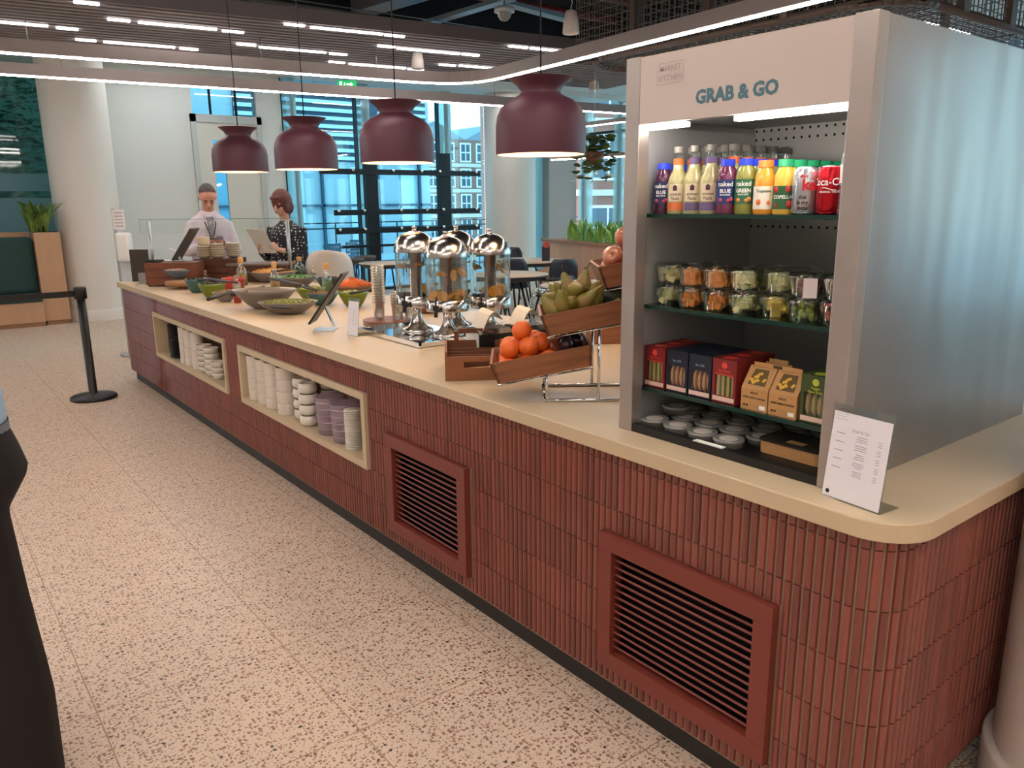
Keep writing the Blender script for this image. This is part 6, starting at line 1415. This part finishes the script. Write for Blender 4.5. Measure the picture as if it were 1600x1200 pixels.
# banquette and planter
A_ = at(848, 373, .95); B_ = at(1000, 387, .95); LB = (B_ - A_).length + 1.2; rb_ = math.atan2((B_ - A_).y, (B_ - A_).x)
bq = empty('banquette', (A_.x, A_.y, 0), 'long pale oak banquette with a planter top by the right-hand windows', 'banquette', None, rb_)
MB().box(0, LB, 0, .5, 0, .91, bev=.004).build('back_box', OAK, bq); MB().box(-.03, LB + .03, -.03, .53, .91, .95).build('cap', mat('oak_dark', ''), bq); MB().box(.9, LB, -.5, 0, .0, .40).build('seat_base', OAK, bq); MB().box(.88, LB, -.54, 0, .40, .46, bev=.02).build('seat', mat('seat_tan', '#a8704a', .6), bq)
MQ = T(A_.x, A_.y, 0) @ RZ(rb_)
for k in range(6):
    bladeplant(MQ @ V(.85 + k * .38, .25, .95), 22, .50, (.18, .12), LEAF2, 'bright green leafy plants along the banquette top, %s tuft from the left' % ords[k], seed=20 + k, spread=.6)
# hanging plant
P = Vector((0, 0, EYE)) + ray(928, 258) * (8.6 / F); hp = empty('hanging_plant', P, 'dark green trailing plant in a hanging pot, right of the nearest pendant lamp', 'plant')
MB().lathe([(0, 0), (.08, .0), (.11, .14), (.10, .14), (.07, .02), (0, .02)], 20).build('plant_pot', mat('pot_brown', '#7a4a38', .6), hp); MB().tube([(0, 0, .1), (0, 0, 3.72 - P.z)], .003, 5).build('hanging_wire', STEEL, hp)
mb = MB(); rd = random.Random(5)
for k in range(240):
    a = rd.uniform(0, 2 * PI); q = rd.uniform(.02, .24); M = T(q * math.cos(a), q * math.sin(a), .30 - rd.random() ** 1.3 * .38 * (1 if q < .14 else 1.25)) @ RZ(rd.uniform(0, 6)) @ RX(rd.uniform(-1, 1)); mb.prism([(-.05, 0), (-.02, -.028), (.03, -.022), (.055, 0), (.03, .022), (-.02, .028)], 0, .002, M=M)
mb.build('foliage', mat('leaf_dark', '#2c4424', .5, col2='#4f6b38', nscale=12), hp)
# black metal rack
RKY = 12.55; rkx = lambda px, py=330: atY(px, py, RKY).x
e = empty('metal_rack', (0, 0, 0), 'black open metal rack of two posts and cross bars in front of the windows', 'rack')
xa, xb = rkx(581), rkx(695); 
for x_, p_ in ((xa, 581), (xb, 695)): MB().box(x_ - .11, x_ + .11, RKY - .06, RKY + .06, 0, atY(p_, 240, RKY).z).build('post', BLACKM, e)
for (p0_, p1_) in (((500, 267), (749, 272)), ((523, 330), (749, 331)), ((525, 361), (749, 356)), ((536, 383), (720, 381))):
    a = atY(*p0_, RKY - .1); b = atY(*p1_, RKY - .1); z = (a.z + b.z) / 2
    bb = MB().box(a.x, b.x, RKY - .12, RKY - .06, z - (.045 if p0_[1] < 380 else .02), z + (.045 if p0_[1] < 380 else .02)).build('cross_bar', BLACKM, e)
    if p0_[1] < 380:
        for t in (.02, .18, .42, .60, .72, .97): MB().sphere((a.x + (b.x - a.x) * t, RKY - .14, z + .03), .03, 10, 7).build('knob', CHROME, bb)

# ------------------------------------------------------------------ outside
OB = mat('office_glass', '#a6b7ba', .4, 0, noise=.08, nscale=.35); LV = mat('louvre_white', '#c9d6de', .5); LVD = mat('louvre_dark', '#33414f', .6); BRK = mat('brick_pink', '#8d5f52', .8, noise=.15, nscale=9); STN = mat('stone_band', '#c9c3b9', .7); WWF = mat('white_frame', '#e2e6e8', .5); WGL = mat('dark_pane', '#3b5566', .15)
ob = empty('office_building', (0, 0, 0), 'blue glass office building with white louvres, across the terrace behind the pendant lamps', 'building')
MB().box(6, 15.1, 24, 30, -.1, 12).build('glass_wall', OB, ob)
m = MB(); z = 3.0
while z < 9: m.box(8.4, 12.5, 23.85, 24, z, z + .11).box(13.1, 14.9, 23.85, 24, z, z + .11); z += .24
m.build('louvres', LV, ob); MB().box(8.4, 14.95, 23.93, 24, 2.95, 9.1).build('louvre_backing', LVD, ob)
m = MB()
for x in (8.2, 9.5, 11.0, 12.6, 13.0, 14.6): m.box(x, x + .08, 23.9, 24, 0, 3)
m.box(6, 15.1, 23.9, 24, 1.55, 1.62); m.build('glazing_bars', mat('bar_blue', '#2c4a5e', .5), ob)
m = MB()
for x in (9.9, 12.0, 13.9): m.box(x, x + .5, 23.93, 23.99, .1, 2.8)
m.build('pale_pillars', mat('pillar_blue', '#c3d2d6', .4), ob)
def brick_house(x0, x1, y, z0, z1, cols, rows, label, face='Y', dep=8, win=(1.1, 1.9), gable=False, sill=.6):
    e = empty('brick_building', (0, 0, 0), label, 'building'); W = MB(); G = MB(); S = MB()
    MB().box(x0, x1, y, y + dep, z0 - 8, z1).build('brick_wall', BRK, e)
    dz = (z1 - z0) / rows; dx = (x1 - x0) / cols
    for r in range(rows):
        S.box(x0 - .05, x1 + .05, y - .08, y, z0 + dz * r - .12, z0 + dz * r + .14)
        for c_ in range(cols):
            xc = x0 + dx * (c_ + .5); zc = z0 + dz * (r + .5); w_, h_ = win
            W.box(xc - w_ / 2 - .12, xc + w_ / 2 + .12, y - .04, y, zc - h_ / 2 - .12, zc + h_ / 2 + .12); G.box(xc - w_ / 2, xc + w_ / 2, y - .05, y - .03, zc - h_ / 2, zc + h_ / 2)
            W.box(xc - .04, xc + .04, y - .07, y, zc - h_ / 2, zc + h_ / 2).box(xc - w_ / 2, xc + w_ / 2, y - .07, y, zc - .04, zc + .04)
    W.build('window_frames', WWF, e); G.build('window_panes', WGL, e); S.build('stone_bands', STN, e)
    if gable: 
        m = MB(); 
        for c_ in range(max(2, cols // 3)):
            xa_ = x0 + (x1 - x0) * c_ / max(2, cols // 3); xb_ = x0 + (x1 - x0) * (c_ + 1) / max(2, cols // 3); Mx = Matrix(((1, 0, 0, 0), (0, 0, 1, y), (0, 1, 0, 0), (0, 0, 0, 1))); m.prism([(xa_, z1), (xb_, z1), ((xa_ + xb_) / 2, z1 + 1.2)], 0, dep, M=Mx)
        m.build('gabled_roof', mat('slate', '#7f8a94', .7), e)
    return e
brick_house(29.5, 50, 50, -3, 6.2, 14, 5, 'far brick building with white windows and slate roofs, seen above the dispensers', gable=True, win=(.75, 1.15))
# right-hand brick building, facing the side windows
e = brick_house(-12.5, 22, 0, -4, 14, 13, 6, 'pink brick building with white sash windows, outside the right-hand windows', win=(1.5, 1.7))
e.location = (33, 22, 0); e.rotation_euler.z = YAW + .25
def ochair(x, y, rz, label, grp):
    e = empty('garden_chair', (x, y, -.03), label, 'chair', grp, rz); SLT = mat('garden_grey', '#7f97a5', .5)
    m = MB()
    for k in range(5): m.box(-.21, .21, -.2 + k * .085, -.13 + k * .085, .43, .45)
    m.build('seat', SLT, e); m = MB()
    for k in range(4): m.box(-.21, .21, .23, .25, .52 + k * .09, .58 + k * .09)
    m.build('backrest', SLT, e)
    for sx_ in (-1, 1): MB().tube([(sx_ * .2, .24, .85), (sx_ * .2, .24, 0)], .015, 6).build('rear_leg', mat('garden_dark', '#3c4c5a', .5), e); MB().tube([(sx_ * .2, -.2, .43), (sx_ * .2, -.22, 0)], .015, 6).build('front_leg', mat('garden_dark', ''), e)
    return e
pts_ = [(7.3, 15.2, .2, 'nearest the door-side mullion'), (8.0, 15.6, .5, 'beside the first one'), (8.6, 16.8, 2.6, 'behind the first pair'), (9.5, 15.9, 2.9, 'left of the rack post'), (11.0, 16.2, .3, 'between the rack posts'), (12.0, 17.0, 2.8, 'right of the others, farther out')]
for i, (x, y, rz, l_) in enumerate(pts_): ochair(x, y, rz, 'grey slatted garden chair on the terrace, ' + l_, 'garden chairs on the terrace')
def gtable(x, y, l_):
    e = empty('garden_table', (x, y, -.03), l_, 'table'); MB().box(-.45, .45, -.4, .4, .70, .73).build('table_top', mat('garden_dark', ''), e)
    for a in (-1, 1):
        for b_ in (-1, 1): MB().tube([(a * .4, b_ * .35, .7), (a * .4, b_ * .35, 0)], .018, 6).build('leg', mat('garden_dark', ''), e)
gtable(8.1, 16.4, 'dark garden table on the terrace, seen left of the rack'); gtable(10.3, 16.6, 'dark garden table on the terrace, seen between the rack posts')
rl_ = MB(); 
for z in (.95, 1.1): rl_.tube([(6, 21, z), (20, 21, z)], .02, 6)
for x in range(6, 21, 2): rl_.tube([(x, 21, -.03), (x, 21, 1.1)], .02, 6)
tag(rl_.build('terrace_rail', BLACKM), 'thin dark rail at the far side of the terrace', 'rail'); 
# tree outside the left glazing
def tree(x, y, h, r, label, seed):
    rd = random.Random(seed); e = empty('leafy_tree', (x, y, 0), label, 'tree'); MB().tube([(0, 0, 0), (.1, 0, h * .5), (0, .1, h * .8)], [.22, .16, .08], 10).build('trunk', mat('bark', '#4a3d33', .9), e); mb = MB(); mb.norecalc = True
    for k in range(8000):
        d = V(rd.gauss(0, 1), rd.gauss(0, 1), rd.gauss(0, 1)).normalized() * r * rd.random() ** .4; c = d + V(0, 0, h * .62); c.z = h * .62 + d.z * 1.3; M = T(*c) @ RZ(rd.uniform(0, 6)) @ RX(rd.uniform(-1.2, 1.2)); s_ = rd.uniform(.05, .11); mb.sm = False; mb._f([mb.bm.verts.new(M @ V(*p)) for p in ((-s_, 0, 0), (0, -s_ * .5, 0), (s_, 0, 0), (0, s_ * .5, 0))])
    mb.build('crown', mat('tree_leaf', '#55745c', .7, col2='#2c4636', nscale=1.5), e)
tree(1.2, 18.2, 5.6, 2.4, 'dark leafy tree outside the left-hand glazing, nearest the column', 1); tree(-4.6, 18.8, 5.6, 2.5, 'dark leafy tree outside the left-hand glazing, farther left', 2)
tag(MB().box(-9, 4.5, 23, 23.4, -.1, 10).build('garden_wall', mat('outer_wall', '#3d524a', .8)), 'dark green wall behind the trees outside the left-hand glazing', 'wall')
for o in list(bpy.data.objects):   # prototypes that were never set down
    if o.parent is None and o.type == 'EMPTY' and o.location.z < -40:
        for c in kids(o):
            for g in kids(c): bpy.data.objects.remove(g)
            bpy.data.objects.remove(c)
        bpy.data.objects.remove(o)
